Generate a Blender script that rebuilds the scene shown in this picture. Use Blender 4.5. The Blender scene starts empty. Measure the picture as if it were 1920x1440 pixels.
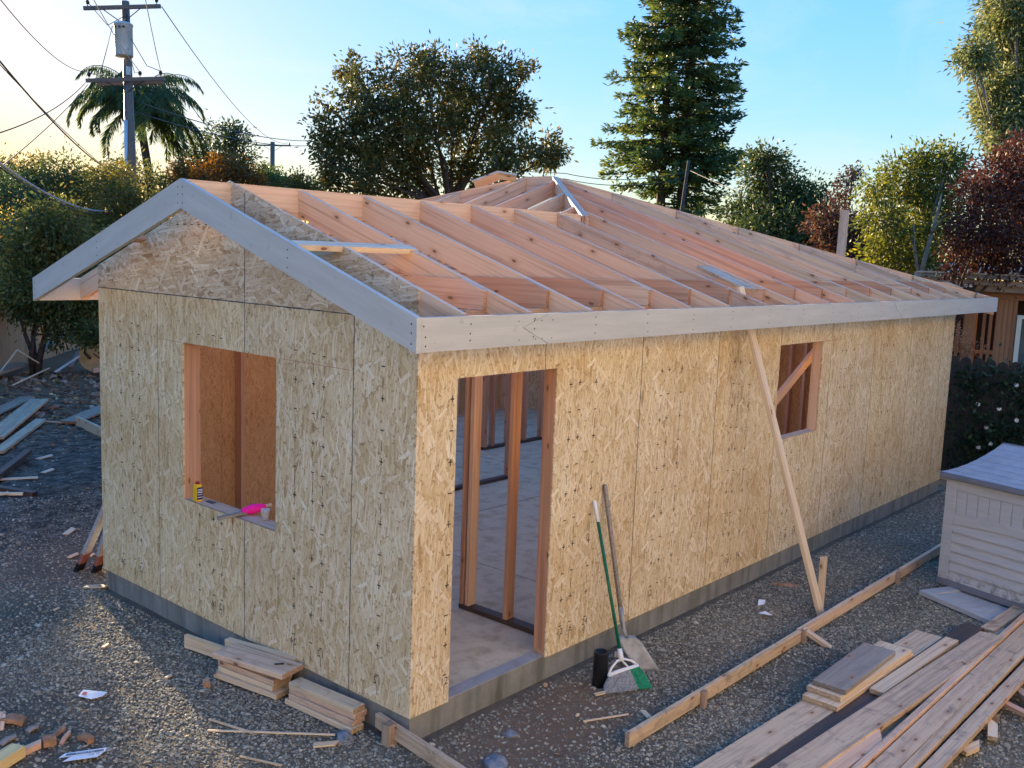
import bpy, bmesh, math, random
import numpy as np
from mathutils import Vector, Matrix, noise

scene = bpy.context.scene
COL = scene.collection
R = random.Random(7)
V = Vector

# ------------------------------------------------------------------ camera
cam_d = bpy.data.cameras.new('camera')
cam = bpy.data.objects.new('camera', cam_d)
COL.objects.link(cam)
scene.camera = cam
cam_d.sensor_width = 36.0
cam_d.lens = 36.0 * 1830.49 / 1920.0
cam_d.clip_start = 0.05
cam_d.clip_end = 1500
_y, _p, _r = 0.712872, -0.133513, 0.0377586
_f = V((math.cos(_p)*math.cos(_y), math.cos(_p)*math.sin(_y), math.sin(_p)))
_rt = V((math.sin(_y), -math.cos(_y), 0))
_up = _rt.cross(_f)
_r2 = _rt*math.cos(_r) + _up*math.sin(_r)
_u2 = -_rt*math.sin(_r) + _up*math.cos(_r)
cam.matrix_world = Matrix(((_r2.x, _u2.x, -_f.x, -4.05341), (_r2.y, _u2.y, -_f.y, -4.25837),
                           (_r2.z, _u2.z, -_f.z, 2.94351), (0, 0, 0, 1)))

# ------------------------------------------------------------------ sky, sun, exposure
SUN_AZ, SUN_EL = math.radians(76.3), math.radians(8.6)      # azimuth from +X towards +Y
world = bpy.data.worlds.new('World')
scene.world = world
world.use_nodes = True
wn = world.node_tree
bg = wn.nodes['Background']
sky = wn.nodes.new('ShaderNodeTexSky')
sky.sky_type = 'NISHITA'
sky.sun_disc = False
sky.sun_elevation = SUN_EL
sky.sun_rotation = math.pi/2 - SUN_AZ
sky.air_density, sky.dust_density, sky.ozone_density = (1.0, 0.35, 2.2)
def WN(t, **k):
    n = wn.nodes.new(t)
    for a, b in k.items(): setattr(n, a, b)
    return n
bw = WN('ShaderNodeRGBToBW'); wn.links.new(sky.outputs[0], bw.inputs[0])
pw = WN('ShaderNodeMath', operation='POWER'); wn.links.new(bw.outputs[0], pw.inputs[0]); pw.inputs[1].default_value = 0.22 - 1.0
pm_ = WN('ShaderNodeMath', operation='MULTIPLY'); wn.links.new(pw.outputs[0], pm_.inputs[0]); pm_.inputs[1].default_value = 1.27
sc = WN('ShaderNodeVectorMath', operation='SCALE'); wn.links.new(sky.outputs[0], sc.inputs[0]); wn.links.new(pm_.outputs[0], sc.inputs['Scale'])
# thin streaks of high cloud over the whole dome
tc = WN('ShaderNodeTexCoord')
mp = WN('ShaderNodeMapping'); wn.links.new(tc.outputs['Generated'], mp.inputs[0])
mp.inputs['Rotation'].default_value = (0.25, 0.1, 0.6)
mp.inputs['Scale'].default_value = (1.6, 6.5, 11.0)
cn = WN('ShaderNodeTexNoise'); wn.links.new(mp.outputs[0], cn.inputs['Vector'])
cn.inputs['Scale'].default_value = 1.1; cn.inputs['Detail'].default_value = 7; cn.inputs['Roughness'].default_value = .62
cn.inputs['Distortion'].default_value = .5
cr = WN('ShaderNodeValToRGB'); wn.links.new(cn.outputs[0], cr.inputs[0])
cr.color_ramp.elements[0].position = .47; cr.color_ramp.elements[0].color = (0, 0, 0, 1)
cr.color_ramp.elements[1].position = .8; cr.color_ramp.elements[1].color = (.55, .55, .55, 1)
tn_ = WN('ShaderNodeVectorMath', operation='MULTIPLY'); wn.links.new(sc.outputs[0], tn_.inputs[0]); tn_.inputs[1].default_value = (.93, .92, 1.08)
hs_ = WN('ShaderNodeHueSaturation'); hs_.inputs['Saturation'].default_value = 1.28; wn.links.new(tn_.outputs[0], hs_.inputs['Color'])
mx = WN('ShaderNodeMix', data_type='RGBA'); wn.links.new(cr.outputs[0], mx.inputs[0])
wn.links.new(hs_.outputs[0], mx.inputs[6])
clo = WN('ShaderNodeVectorMath', operation='MULTIPLY_ADD')
wn.links.new(sc.outputs[0], clo.inputs[0]); clo.inputs[1].default_value = (.8, .7, .6); clo.inputs[2].default_value = (0.35, 0.35, 0.35)
wn.links.new(clo.outputs[0], mx.inputs[7])
wn.links.new(mx.outputs[2], bg.inputs[0])
bg.inputs[1].default_value = 0.15

sun_d = bpy.data.lights.new('sun', 'SUN')
sun = bpy.data.objects.new('sun', sun_d); COL.objects.link(sun)
sun_d.energy = 5.0; sun_d.angle = math.radians(.6); sun_d.color = (1.0, .76, .47)
sdir = V((math.cos(SUN_EL)*math.cos(SUN_AZ), math.cos(SUN_EL)*math.sin(SUN_AZ), math.sin(SUN_EL)))
sun.rotation_euler = sdir.to_track_quat('Z', 'Y').to_euler()
sun.location = sdir*60

scene.view_settings.view_transform = 'Standard'
scene.view_settings.look = 'None'
scene.view_settings.gamma = 1
scene.view_settings.use_curve_mapping = False
scene.view_settings.exposure = 1.97
scene.render.engine = 'CYCLES'
scene.cycles.max_bounces = 8
scene.cycles.diffuse_bounces = 5
scene.cycles.transparent_max_bounces = 8

# ------------------------------------------------------------------ materials
def new_mat(name):
    m = bpy.data.materials.new(name); m.use_nodes = True
    nt = m.node_tree; b = nt.nodes['Principled BSDF']
    b.inputs['Roughness'].default_value = .8
    try: b.inputs['Specular IOR Level'].default_value = .25
    except Exception: pass
    return m, nt, b
class NT:
    def __init__(s, nt): s.nt = nt
    def n(s, t, **k):
        x = s.nt.nodes.new(t)
        for a, b in k.items(): setattr(x, a, b)
        return x
    def l(s, a, b): s.nt.links.new(a, b)
    def val(s, sock, v):
        if hasattr(v, 'is_output') or isinstance(v, bpy.types.NodeSocket): s.l(v, sock)
        else: sock.default_value = v
    def math(s, op, a, b=0.0, clamp=False):
        x = s.n('ShaderNodeMath', operation=op); x.use_clamp = clamp
        s.val(x.inputs[0], a); s.val(x.inputs[1], b); return x.outputs[0]
    def mapr(s, v, a, b, c, d):
        x = s.n('ShaderNodeMapRange'); s.l(v, x.inputs[0])
        for i, q in enumerate((a, b, c, d)): x.inputs[i+1].default_value = q
        return x.outputs[0]
    def mix(s, f, a, b, mode='MIX'):
        x = s.n('ShaderNodeMix', data_type='RGBA', blend_type=mode)
        s.val(x.inputs[0], f)
        for i, q in ((6, a), (7, b)):
            if isinstance(q, (tuple, list)): x.inputs[i].default_value = tuple(q)+((1,) if len(q) == 3 else ())
            else: s.l(q, x.inputs[i])
        return x.outputs[2]
    def noise(s, vec, scale, detail=3, rough=.55, dist=0):
        x = s.n('ShaderNodeTexNoise'); s.l(vec, x.inputs['Vector'])
        x.inputs['Scale'].default_value = scale; x.inputs['Detail'].default_value = detail
        x.inputs['Roughness'].default_value = rough; x.inputs['Distortion'].default_value = dist
        return x.outputs[0]
    def vscale(s, vec, v):
        x = s.n('ShaderNodeVectorMath', operation='MULTIPLY'); s.l(vec, x.inputs[0]); x.inputs[1].default_value = v
        return x.outputs[0]
    def vadd(s, a, b):
        x = s.n('ShaderNodeVectorMath', operation='ADD'); s.l(a, x.inputs[0]); s.val(x.inputs[1], b); return x.outputs[0]
    def ramp(s, f, stops):
        x = s.n('ShaderNodeValToRGB'); s.l(f, x.inputs[0]); e = x.color_ramp.elements
        while len(e) < len(stops): e.new(.5)
        for q, (p, c) in zip(e, stops): q.position = p; q.color = tuple(c)+(1,)
        return x.outputs[0]
    def bump(s, h, strength, dist, b):
        x = s.n('ShaderNodeBump'); x.inputs['Strength'].default_value = strength; x.inputs['Distance'].default_value = dist
        s.l(h, x.inputs['Height']); s.l(x.outputs[0], b.inputs['Normal'])
    def rnd(s):
        return s.n('ShaderNodeObjectInfo').outputs['Random']
    def objc(s):
        return s.n('ShaderNodeTexCoord').outputs['Object']

def simple(name, col, rough=.6, metal=0, var=.12, scale=30):
    m, nt, b = new_mat(name); t = NT(nt)
    n = t.noise(t.objc(), scale, 3)
    lo = tuple(c*(1-var) for c in col); hi = tuple(min(1, c*(1+var)) for c in col)
    t.l(t.ramp(n, [(.3, lo), (.7, hi)]), b.inputs['Base Color'])
    b.inputs['Roughness'].default_value = rough; b.inputs['Metallic'].default_value = metal
    return m

def lumber(name, ca, cb, sap=(.66, .52, .33), knots=True, dirt=0., dirtcol=(.09, .075, .06), rough=.55, varh=1.0):
    """sawn softwood: grain along the board's own X axis, end grain on its ends"""
    m, nt, b = new_mat(name); t = NT(nt)
    oc = t.objc(); rn = t.rnd()
    off = t.n('ShaderNodeCombineXYZ'); t.l(t.math('MULTIPLY', rn, 37.0), off.inputs[0]); t.l(t.math('MULTIPLY', rn, 11.0), off.inputs[1]); t.l(t.math('MULTIPLY', rn, 5.0), off.inputs[2])
    c = t.vadd(oc, off.outputs[0])
    broad = t.noise(t.vscale(c, (.7, 9, 9)), 1.0, 2, .5, .4)
    grain = t.noise(t.vscale(c, (1.6, 75, 75)), 1.0, 4, .6, .25)
    rings = t.n('ShaderNodeTexWave', wave_type='BANDS', bands_direction='Z')
    t.l(t.vscale(c, (.25, 1, 1)), rings.inputs['Vector']); rings.inputs['Scale'].default_value = 9; rings.inputs['Distortion'].default_value = 7
    rings.inputs['Detail'].default_value = 2; rings.inputs['Detail Scale'].default_value = .6
    base = t.mix(t.mapr(grain, .3, .7, 0, 1), ca, cb)
    base = t.mix(t.math('MULTIPLY', t.mapr(broad, .5, .7, 0, 1), .55), base, sap)
    base = t.mix(t.mapr(rn, 0, 1, 0, .75*varh), base, sap)
    streak = t.noise(t.vscale(c, (.45, 26, 26)), 1.0, 4, .6, .8)
    base = t.mix(t.mapr(streak, .50, .68, 0, .6), base, tuple(q*.6 for q in ca))
    base = t.mix(.07, base, t.ramp(rings.outputs[0], [(0, (.4, .36, .33)), (1, (1, 1, 1))]), 'MULTIPLY')
    if knots:
        vo = t.n('ShaderNodeTexVoronoi', feature='F1', voronoi_dimensions='2D'); vo.inputs['Scale'].default_value = 1.0
        kx = t.n('ShaderNodeSeparateXYZ'); t.l(c, kx.inputs[0]); kc = t.n('ShaderNodeCombineXYZ')
        t.l(t.math('MULTIPLY', kx.outputs[0], 2.4), kc.inputs[0]); t.l(t.math('MULTIPLY', t.math('ADD', kx.outputs[1], kx.outputs[2]), 5.5), kc.inputs[1])
        t.l(kc.outputs[0], vo.inputs['Vector'])
        sp = t.n('ShaderNodeSeparateColor'); t.l(vo.outputs['Color'], sp.inputs[0])
        keep = t.math('GREATER_THAN', sp.outputs[0], .42)
        kd = t.math('ADD', vo.outputs['Distance'], t.math('MULTIPLY', t.noise(c, 40, 2), .06))
        core = t.math('MULTIPLY', keep, t.mapr(kd, .10, .07, 0, .85), True)
        halo = t.math('MULTIPLY', keep, t.mapr(kd, .24, .08, 0, .45), True)
        base = t.mix(halo, base, (.42, .2, .09))
        base = t.mix(core, base, (.13, .055, .028))
    if dirt:
        dn = t.noise(c, 7, 6, .7, .5)
        base = t.mix(t.mapr(dn, .55, .72, 0, dirt), base, dirtcol)
        dn2 = t.noise(t.vscale(c, (3, 30, 30)), 1, 4, .7)
        base = t.mix(t.mapr(dn2, .5, .75, 0, dirt*.7), base, dirtcol)
    nm = t.n('ShaderNodeTexCoord').outputs['Normal']
    sx = t.n('ShaderNodeSeparateXYZ'); t.l(nm, sx.inputs[0])
    end = t.math('GREATER_THAN', t.math('ABSOLUTE', sx.outputs[0]), .8)
    eg = t.mix(t.mapr(t.noise(t.vscale(c, (1, 40, 160)), 1, 3), .35, .65, 0, 1), tuple(q*.52 for q in ca), tuple(q*.75 for q in cb))
    base = t.mix(end, base, eg)
    t.l(base, b.inputs['Base Color']); b.inputs['Roughness'].default_value = rough
    try: b.inputs['Specular IOR Level'].default_value = .5
    except Exception: pass
    t.bump(grain, .25, .002, b)
    return m

def osb(name, horizontal=False, cols=None, big=1.0, tint=None, pale=(.86, .78, .60)):
    """pressed strand board: layers of long flat wood strands, each strand its own tone"""
    m, nt, b = new_mat(name); t = NT(nt)
    oc = t.objc(); rn = t.rnd()
    sp = t.n('ShaderNodeSeparateXYZ'); t.l(oc, sp.inputs[0])
    u, v = sp.outputs[0], sp.outputs[2]
    if horizontal: u, v = v, u
    u = t.math('ADD', u, t.math('MULTIPLY', rn, 23.0)); v = t.math('ADD', v, t.math('MULTIPLY', rn, 41.0))
    wv = t.n('ShaderNodeCombineXYZ'); t.l(u, wv.inputs[0]); t.l(v, wv.inputs[1])
    warp = t.noise(wv.outputs[0], 9, 2)
    u = t.math('ADD', u, t.math('MULTIPLY', warp, .02))
    cols = cols or [(.42, .275, .13), (.61, .455, .25), (.705, .565, .345), (.80, .69, .475)]
    res = None; hgt = None
    layers = [(0, .026, .17, -1), (13, .022, .15, .40), (-14, .022, .16, .42), (5, .014, .17, .45), (-27, .020, .13, .62), (24, .018, .13, .64), (-7, .009, .15, .5), (48, .018, .09, .88), (-55, .02, .10, .9)]
    for k, (ang, w, l, th) in enumerate(layers):
        a = math.radians(ang); w *= big*1.7; l *= big*1.4
        uu = t.math('ADD', t.math('MULTIPLY', u, math.cos(a)/w), t.math('MULTIPLY', v, math.sin(a)/w))
        vv = t.math('ADD', t.math('MULTIPLY', u, -math.sin(a)/l), t.math('MULTIPLY', v, math.cos(a)/l))
        cb = t.n('ShaderNodeCombineXYZ'); t.l(t.math('ADD', uu, 13.7*k), cb.inputs[0]); t.l(t.math('ADD', vv, 7.3*k), cb.inputs[1])
        vo = t.n('ShaderNodeTexVoronoi', feature='F1', voronoi_dimensions='2D', distance='CHEBYCHEV'); vo.inputs['Scale'].default_value = 1
        t.l(cb.outputs[0], vo.inputs['Vector'])
        s3 = t.n('ShaderNodeSeparateColor'); t.l(vo.outputs['Color'], s3.inputs[0])
        st = [(0, cols[0]), (.09, cols[1]), (.5, cols[2]), (.88, cols[3])]
        if k >= 5: st = [(0, cols[1]), (.15, cols[2]), (.6, cols[3]), (.95, pale)]
        c = t.ramp(s3.outputs[1], st)
        if res is None: res = c; hgt = s3.outputs[1]
        else:
            edge = t.math('LESS_THAN', vo.outputs['Distance'], .46)
            rim = t.math('MULTIPLY', t.math('MULTIPLY', t.math('GREATER_THAN', s3.outputs[0], th), t.math('LESS_THAN', vo.outputs['Distance'], .53)), t.math('SUBTRACT', 1.0, edge))
            res = t.mix(t.math('MULTIPLY', rim, .45), res, (.27, .16, .07))
            kf = t.math('MULTIPLY', t.math('GREATER_THAN', s3.outputs[0], th), edge)
            res = t.mix(t.math('MULTIPLY', kf, .9), res, c)
            mh = t.n('ShaderNodeMix', data_type='FLOAT'); t.l(kf, mh.inputs[0]); t.l(hgt, mh.inputs[2]); t.l(s3.outputs[1], mh.inputs[3]); hgt = mh.outputs[0]
    cv = t.n('ShaderNodeCombineXYZ'); t.l(t.math('MULTIPLY', u, 210), cv.inputs[0]); t.l(t.math('MULTIPLY', v, 14), cv.inputs[1])
    fine = t.noise(cv.outputs[0], 1, 3, .6, .4)
    res = t.mix(t.mapr(fine, .35, .75, 0, .34), res, tuple(c*.5 for c in cols[1]))
    cv2 = t.n('ShaderNodeCombineXYZ'); t.l(t.math('MULTIPLY', u, 60), cv2.inputs[0]); t.l(t.math('MULTIPLY', v, 16), cv2.inputs[1])
    dk = t.noise(cv2.outputs[0], 1, 2, .5, .8)
    res = t.mix(t.mapr(dk, .64, .73, 0, .6), res, (.24, .135, .06))
    cv3 = t.n('ShaderNodeCombineXYZ'); t.l(t.math('MULTIPLY', u, 95), cv3.inputs[0]); t.l(t.math('MULTIPLY', v, 9), cv3.inputs[1])
    crack = t.noise(cv3.outputs[0], 1, 1, .5, 1.2)
    res = t.mix(t.mapr(t.math('ABSOLUTE', t.math('SUBTRACT', crack, .5)), .018, .006, 0, .45), res, (.20, .115, .05))
    broad = t.noise(wv.outputs[0], 1.3, 2)
    res = t.mix(t.mapr(broad, .35, .7, 0, .35), res, (.62, .44, .22), 'MULTIPLY')
    pt = t.ramp(t.rnd(), [(0, (1, .99, .98)), (.5, (.94, .95, .99)), (1, (1, .95, .86))])
    res = t.mix(1.0, res, pt, 'MULTIPLY')
    if tint: res = t.mix(1.0, res, tint, 'MULTIPLY')
    t.l(res, b.inputs['Base Color']); b.inputs['Roughness'].default_value = .7
    t.bump(t.math('ADD', hgt, t.math('MULTIPLY', fine, .5)), .5, .0015, b)
    return m

def leafmat(name, stops, trans=.35, rough=.55):
    m, nt, b = new_mat(name); t = NT(nt)
    at = t.n('ShaderNodeAttribute', attribute_name='lc')
    c = t.ramp(at.outputs['Fac'], stops)
    t.l(c, b.inputs['Base Color']); b.inputs['Roughness'].default_value = rough
    tr = t.n('ShaderNodeBsdfTranslucent')
    h = t.n('ShaderNodeHueSaturation'); t.l(c, h.inputs['Color']); h.inputs['Saturation'].default_value = 1.15; h.inputs['Value'].default_value = 1.5
    t.l(h.outputs[0], tr.inputs[0])
    ms = t.n('ShaderNodeMixShader'); ms.inputs[0].default_value = trans
    t.l(b.outputs[0], ms.inputs[1]); t.l(tr.outputs[0], ms.inputs[2])
    t.l(ms.outputs[0], nt.nodes['Material Output'].inputs[0])
    return m

M = {}
M['osb'] = osb('osb')
M['osb_flat'] = osb('osb_flat', True, [(.36, .215, .115), (.54, .39, .235), (.65, .51, .335), (.74, .62, .45)], 1.15)
M['osb_in'] = osb('osb_in', False, [(.40, .19, .075), (.55, .29, .12), (.60, .335, .145), (.65, .39, .18)], .6, None, (.68, .42, .2))  # board seen indoors, warm interior glow put into its orange tones
M['fir'] = lumber('fir', (.57, .29, .18), (.73, .45, .30), (.72, .52, .34))
M['fir_red'] = lumber('fir_red', (.44, .205, .12), (.58, .31, .19), (.56, .37, .23), varh=.7)
M['fir_pale'] = lumber('fir_pale', (.52, .35, .2), (.68, .5, .32), (.72, .58, .4))
M['fir_pink'] = lumber('fir_pink', (.54, .33, .215), (.68, .46, .32), (.68, .52, .36), dirt=.45)
M['fir_dirty'] = lumber('fir_dirty', (.44, .29, .18), (.60, .43, .28), (.60, .47, .31), dirt=.75)
M['weathered'] = lumber('weathered', (.2, .175, .15), (.33, .29, .24), (.3, .25, .2), dirt=.5)
M['wet'] = lumber('wet', (.035, .022, .017), (.075, .048, .036), (.07, .045, .035), knots=False, rough=.5)
M['redwood'] = lumber('redwood', (.25, .10, .038), (.38, .17, .07), (.38, .19, .085), knots=False)
M['fence'] = lumber('fence', (.44, .23, .125), (.60, .345, .19), (.55, .34, .2), knots=False)
M['fence_dark'] = lumber('fence_dark', (.012, .012, .014), (.03, .03, .033), (.04, .035, .03), knots=False)
M['old_board'] = lumber('old_board', (.25, .17, .12), (.40, .29, .21), (.42, .29, .2), dirt=.5)
def primed():
    m, nt, b = new_mat('primed'); t = NT(nt); c = t.objc()
    n = t.noise(t.vscale(c, (1.5, 14, 14)), 1, 5, .65)
    base = t.mix(t.mapr(n, .3, .7, 0, 1), (.40, .405, .38), (.485, .49, .455))
    g = t.noise(t.vscale(c, (3, 130, 130)), 1, 3)
    base = t.mix(t.mapr(g, .5, .8, 0, .25), base, (.34, .335, .30))
    s = t.noise(c, 9, 5, .7)
    base = t.mix(t.mapr(s, .63, .76, 0, .6), base, (.24, .24, .23))
    t.l(base, b.inputs['Base Color']); b.inputs['Roughness'].default_value = .65
    t.bump(g, .25, .002, b)
    return m
M['primed'] = primed()
def concrete(name, a, bcol, stain, stain_amt=.8, vert=True):
    m, nt, b = new_mat(name); t = NT(nt); c = t.objc()
    n = t.noise(c, 3.5, 7, .65)
    base = t.mix(t.mapr(n, .3, .7, 0, 1), a, bcol)
    s = t.noise(t.vscale(c, (7, 7, .7 if vert else 7)), .9, 5, .6, .3)
    base = t.mix(t.mapr(s, .48, .7, 0, stain_amt), base, stain)
    f = t.noise(c, 90, 4, .7)
    base = t.mix(t.mapr(f, .35, .75, 0, .25), base, tuple(q*.5 for q in a))
    t.l(base, b.inputs['Base Color']); b.inputs['Roughness'].default_value = .85
    t.bump(t.math('ADD', f, t.math('MULTIPLY', n, 2)), .3, .004, b)
    return m
M['concrete'] = concrete('concrete', (.17, .17, .155), (.27, .265, .24), (.075, .078, .06))
M['floor'] = concrete('floor', (.46, .375, .25), (.60, .50, .35), (.30, .20, .12), .6, False)
M['curb'] = concrete('curb', (.27, .26, .245), (.36, .345, .33), (.18, .15, .13), .5, False)
def ground_mat():
    m, nt, b = new_mat('ground'); t = NT(nt); c = t.objc()
    n1 = t.noise(c, .9, 6, .6); n2 = t.noise(c, 14, 6, .7); n3 = t.noise(c, 110, 4, .7)
    base = t.mix(t.mapr(n1, .38, .62, 0, 1), (.115, .099, .071), (.175, .146, .10))
    base = t.mix(t.mapr(n2, .4, .7, 0, .6), base, (.035, .031, .028))
    base = t.mix(t.mapr(n3, .45, .75, 0, .5), base, (.15, .145, .14))
    at = t.n('ShaderNodeAttribute', attribute_name='soil')      # reddish bare soil in places
    base = t.mix(t.math('MULTIPLY', at.outputs['Fac'], t.mapr(n2, .2, .6, .5, 1)), base, (.24, .135, .075))
    at2 = t.n('ShaderNodeAttribute', attribute_name='slab')
    n4 = t.noise(t.vscale(c, (1, 3, 1)), 2.2, 6, .65)
    base = t.mix(t.math('MULTIPLY', at2.outputs['Fac'], .9), base, t.mix(t.mapr(n4, .35, .65, 0, 1), (.045, .047, .052), (.16, .17, .185)))
    at4 = t.n('ShaderNodeAttribute', attribute_name='mud')          # churned mud on the left
    n5 = t.noise(t.vscale(c, (1, 1.6, 1)), 5.5, 8, .72, .6)
    base = t.mix(t.math('MULTIPLY', at4.outputs['Fac'], t.mapr(n5, .46, .56, 0, .85)), base, (.028, .024, .021))
    base = t.mix(t.math('MULTIPLY', at4.outputs['Fac'], t.mapr(n5, .44, .36, 0, .5)), base, (.30, .27, .235))
    at3 = t.n('ShaderNodeAttribute', attribute_name='grass')
    base = t.mix(at3.outputs['Fac'], base, (.03, .04, .016))
    t.l(base, b.inputs['Base Color']); b.inputs['Roughness'].default_value = .92
    t.bump(t.math('ADD', t.math('MULTIPLY', n2, 2), n3), .7, .02, b)
    return m
M['ground'] = ground_mat()
def stone(name, stops):
    m, nt, b = new_mat(name); t = NT(nt)
    base = t.ramp(t.rnd(), stops)
    n = t.noise(t.objc(), 2.2, 4, .6)
    base = t.mix(t.mapr(n, .4, .7, 0, .5), base, (.05, .05, .05))
    t.l(base, b.inputs['Base Color']); b.inputs['Roughness'].default_value = .8
    return m
M['gravel'] = stone('gravel', [(0, (.115, .106, .08)), (.45, (.235, .219, .168)), (.8, (.325, .305, .238)), (.95, (.43, .40, .315)), (1, (.51, .46, .34))])
M['rubble'] = stone('rubble', [(0, (.10, .05, .028)), (.5, (.24, .13, .07)), (.85, (.36, .23, .15)), (1, (.52, .40, .30))])
M['litter'] = stone('litter', [(0, (.13, .055, .022)), (.5, (.36, .15, .05)), (.85, (.50, .25, .09)), (1, (.62, .44, .24))])
M['chip'] = stone('chip', [(0, (.32, .19, .1)), (.6, (.55, .38, .22)), (1, (.72, .62, .47))])
M['rock'] = simple('rock', (.17, .185, .205), .85, 0, .35, 18)
M['bark'] = simple('bark', (.07, .052, .04), .9, 0, .45, 14)
M['bark_pale'] = simple('bark_pale', (.2, .17, .13), .9, 0, .3, 10)
M['bark_chunk'] = simple('bark_chunk', (.30, .17, .10), .9, 0, .35, 25)
M['yellow_wood'] = lumber('yellow_wood', (.62, .42, .14), (.74, .55, .23), (.75, .58, .28), knots=False)
M['ink'] = simple('ink', (.055, .047, .04), .8)
M['joint_dark'] = simple('joint_dark', (.06, .065, .07), .8, 0, .4, 60)
M['chalk_red'] = simple('chalk_red', (.38, .13, .09), .9)
M['nail'] = simple('nail', (.03, .03, .032), .5, .3)
M['pole'] = lumber('pole', (.09, .065, .05), (.18, .135, .105), (.16, .12, .09), knots=False)
M['steel'] = simple('steel', (.46, .47, .46), .5, .2, .15, 6)
M['galv'] = simple('galv', (.5, .52, .54), .45, .5)
M['dark_metal'] = simple('dark_metal', (.04, .04, .042), .5, .3)
M['wire'] = simple('wire', (.05, .05, .055), .6)
M['wire_pale'] = simple('wire_pale', (.34, .34, .34), .5)
M['black_plastic'] = simple('black_plastic', (.012, .013, .016), .38)
M['green_paint'] = simple('green_paint', (.006, .12, .06), .4, 0, .25, 40)
M['green_bristle'] = simple('green_bristle', (.008, .22, .11), .6, 0, .3, 60)
M['grey_bristle'] = simple('grey_bristle', (.24, .25, .27), .6, 0, .4, 60)
M['white_plastic'] = simple('white_plastic', (.70, .71, .71), .4, 0, .06)
M['ash_wood'] = lumber('ash_wood', (.2, .17, .145), (.31, .27, .23), (.28, .24, .2), knots=False)
M['shovel_steel'] = simple('shovel_steel', (.25, .26, .27), .5, .35, .3, 12)
def resin(name='resin', mud=.85):
    m, nt, b = new_mat(name); t = NT(nt); c = t.objc()
    sp = t.n('ShaderNodeSeparateXYZ'); t.l(c, sp.inputs[0])
    n = t.noise(c, 14, 6, .7); n2 = t.noise(t.vscale(c, (3, 3, 30)), 1, 3)
    base = t.mix(t.mapr(n2, .3, .7, 0, 1), (.40, .405, .405), (.47, .475, .47))
    low = t.math('ADD', sp.outputs[2], t.math('MULTIPLY', t.math('ABSOLUTE', t.math('SUBTRACT', sp.outputs[0], .75)), .12))
    d = t.math('MULTIPLY', t.mapr(low, .02, .22, 1, 0), t.mapr(n, .46, .58, 0, 1))    # splashed mud along the foot
    base = t.mix(t.math('MULTIPLY', d, mud), base, (.11, .095, .08))
    t.l(base, b.inputs['Base Color']); b.inputs['Roughness'].default_value = .5
    return m
M['resin'] = resin(); M['resin_panel'] = resin('resin_panel', .12)
M['lid'] = simple('lid', (.30, .305, .325), .5, 0, .12, 8)
M['lid_edge'] = simple('lid_edge', (.16, .17, .2), .5, 0, .1, 8)
M['paper'] = simple('paper', (.72, .74, .76), .7, 0, .05, 20)
M['red_print'] = simple('red_print', (.5, .1, .09), .7)
M['blue_print'] = simple('blue_print', (.14, .17, .21), .7)
M['yellow_plastic'] = simple('yellow_plastic', (.72, .42, .015), .35, 0, .08)
M['red_plastic'] = simple('red_plastic', (.34, .02, .02), .4)
M['navy'] = simple('navy', (.02, .022, .1), .45)
M['pink_cord'] = simple('pink_cord', (.85, .01, .28), .6, 0, .2, 120)
M['clear_cup'] = simple('clear_cup', (.5, .47, .48), .35, 0, .08)
M['slate'] = simple('slate', (.07, .085, .085), .5)
M['window_frame'] = simple('window_frame', (.7, .7, .56), .5, 0, .04)
M['glass'] = simple('glass', (.10, .12, .11), .15, 0, .3, 2)
M['shingle'] = simple('shingle', (.42, .36, .27), .8, 0, .3, 6)
M['white_roof'] = simple('white_roof', (.78, .78, .76), .7, 0, .08)
M['spool'] = simple('spool', (.52, .38, .2), .75, 0, .15, 8)
M['roofing'] = simple('roofing', (.26, .25, .24), .8, 0, .2, 8)
M['reflector_stucco'] = simple('reflector_stucco', (.74, .665, .55), .9, 0, .05, 6)
M['petal'] = simple('petal', (.78, .78, .76), .6)
M['red_paint'] = simple('red_paint', (.24, .10, .085), .7, 0, .3, 20)
M['grey_paint'] = simple('grey_paint', (.30, .31, .33), .7, 0, .2, 20)
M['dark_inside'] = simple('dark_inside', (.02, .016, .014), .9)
G3 = lambda a, b, c, d: [(0, a), (.35, b), (.75, c), (1, d)]
M['lf_oak'] = leafmat('lf_oak', G3((.03, .036, .012), (.07, .08, .022), (.125, .115, .032), (.27, .14, .04)), .25)
M['lf_dark'] = leafmat('lf_dark', G3((.02, .034, .012), (.045, .068, .02), (.085, .11, .032), (.15, .16, .05)), .25)
M['lf_conifer'] = leafmat('lf_conifer', G3((.03, .05, .02), (.07, .10, .032), (.125, .16, .045), (.23, .22, .06)), .3)
M['lf_copper'] = leafmat('lf_copper', G3((0.042, 0.022, 0.020), (0.084, 0.039, 0.028), (0.154, 0.077, 0.042), (0.070, 0.098, 0.042)), .3)
M['lf_plum'] = leafmat('lf_plum', G3((.032, .013, .011), (.06, .024, .018), (.095, .036, .024), (.24, .10, .05)), .3)
M['lf_yellow'] = leafmat('lf_yellow', G3((.045, .058, .014), (.10, .115, .022), (.19, .19, .032), (.36, .31, .055)), .35)
M['lf_euc'] = leafmat('lf_euc', G3((.06, .085, .03), (.14, .165, .06), (.26, .27, .11), (.40, .37, .2)), .3)
M['lf_olive'] = leafmat('lf_olive', G3((0.042, 0.059, 0.022), (0.084, 0.105, 0.034), (0.154, 0.161, 0.048), (0.280, 0.168, 0.063)), .35)
M['lf_green'] = leafmat('lf_green', G3((0.027, 0.053, 0.027), (0.053, 0.093, 0.039), (0.105, 0.150, 0.051), (0.195, 0.210, 0.060)), .35)
M['lf_gold'] = leafmat('lf_gold', G3((.06, .06, .016), (.10, .095, .024), (.16, .135, .035), (.24, .18, .06)), .35)
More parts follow.
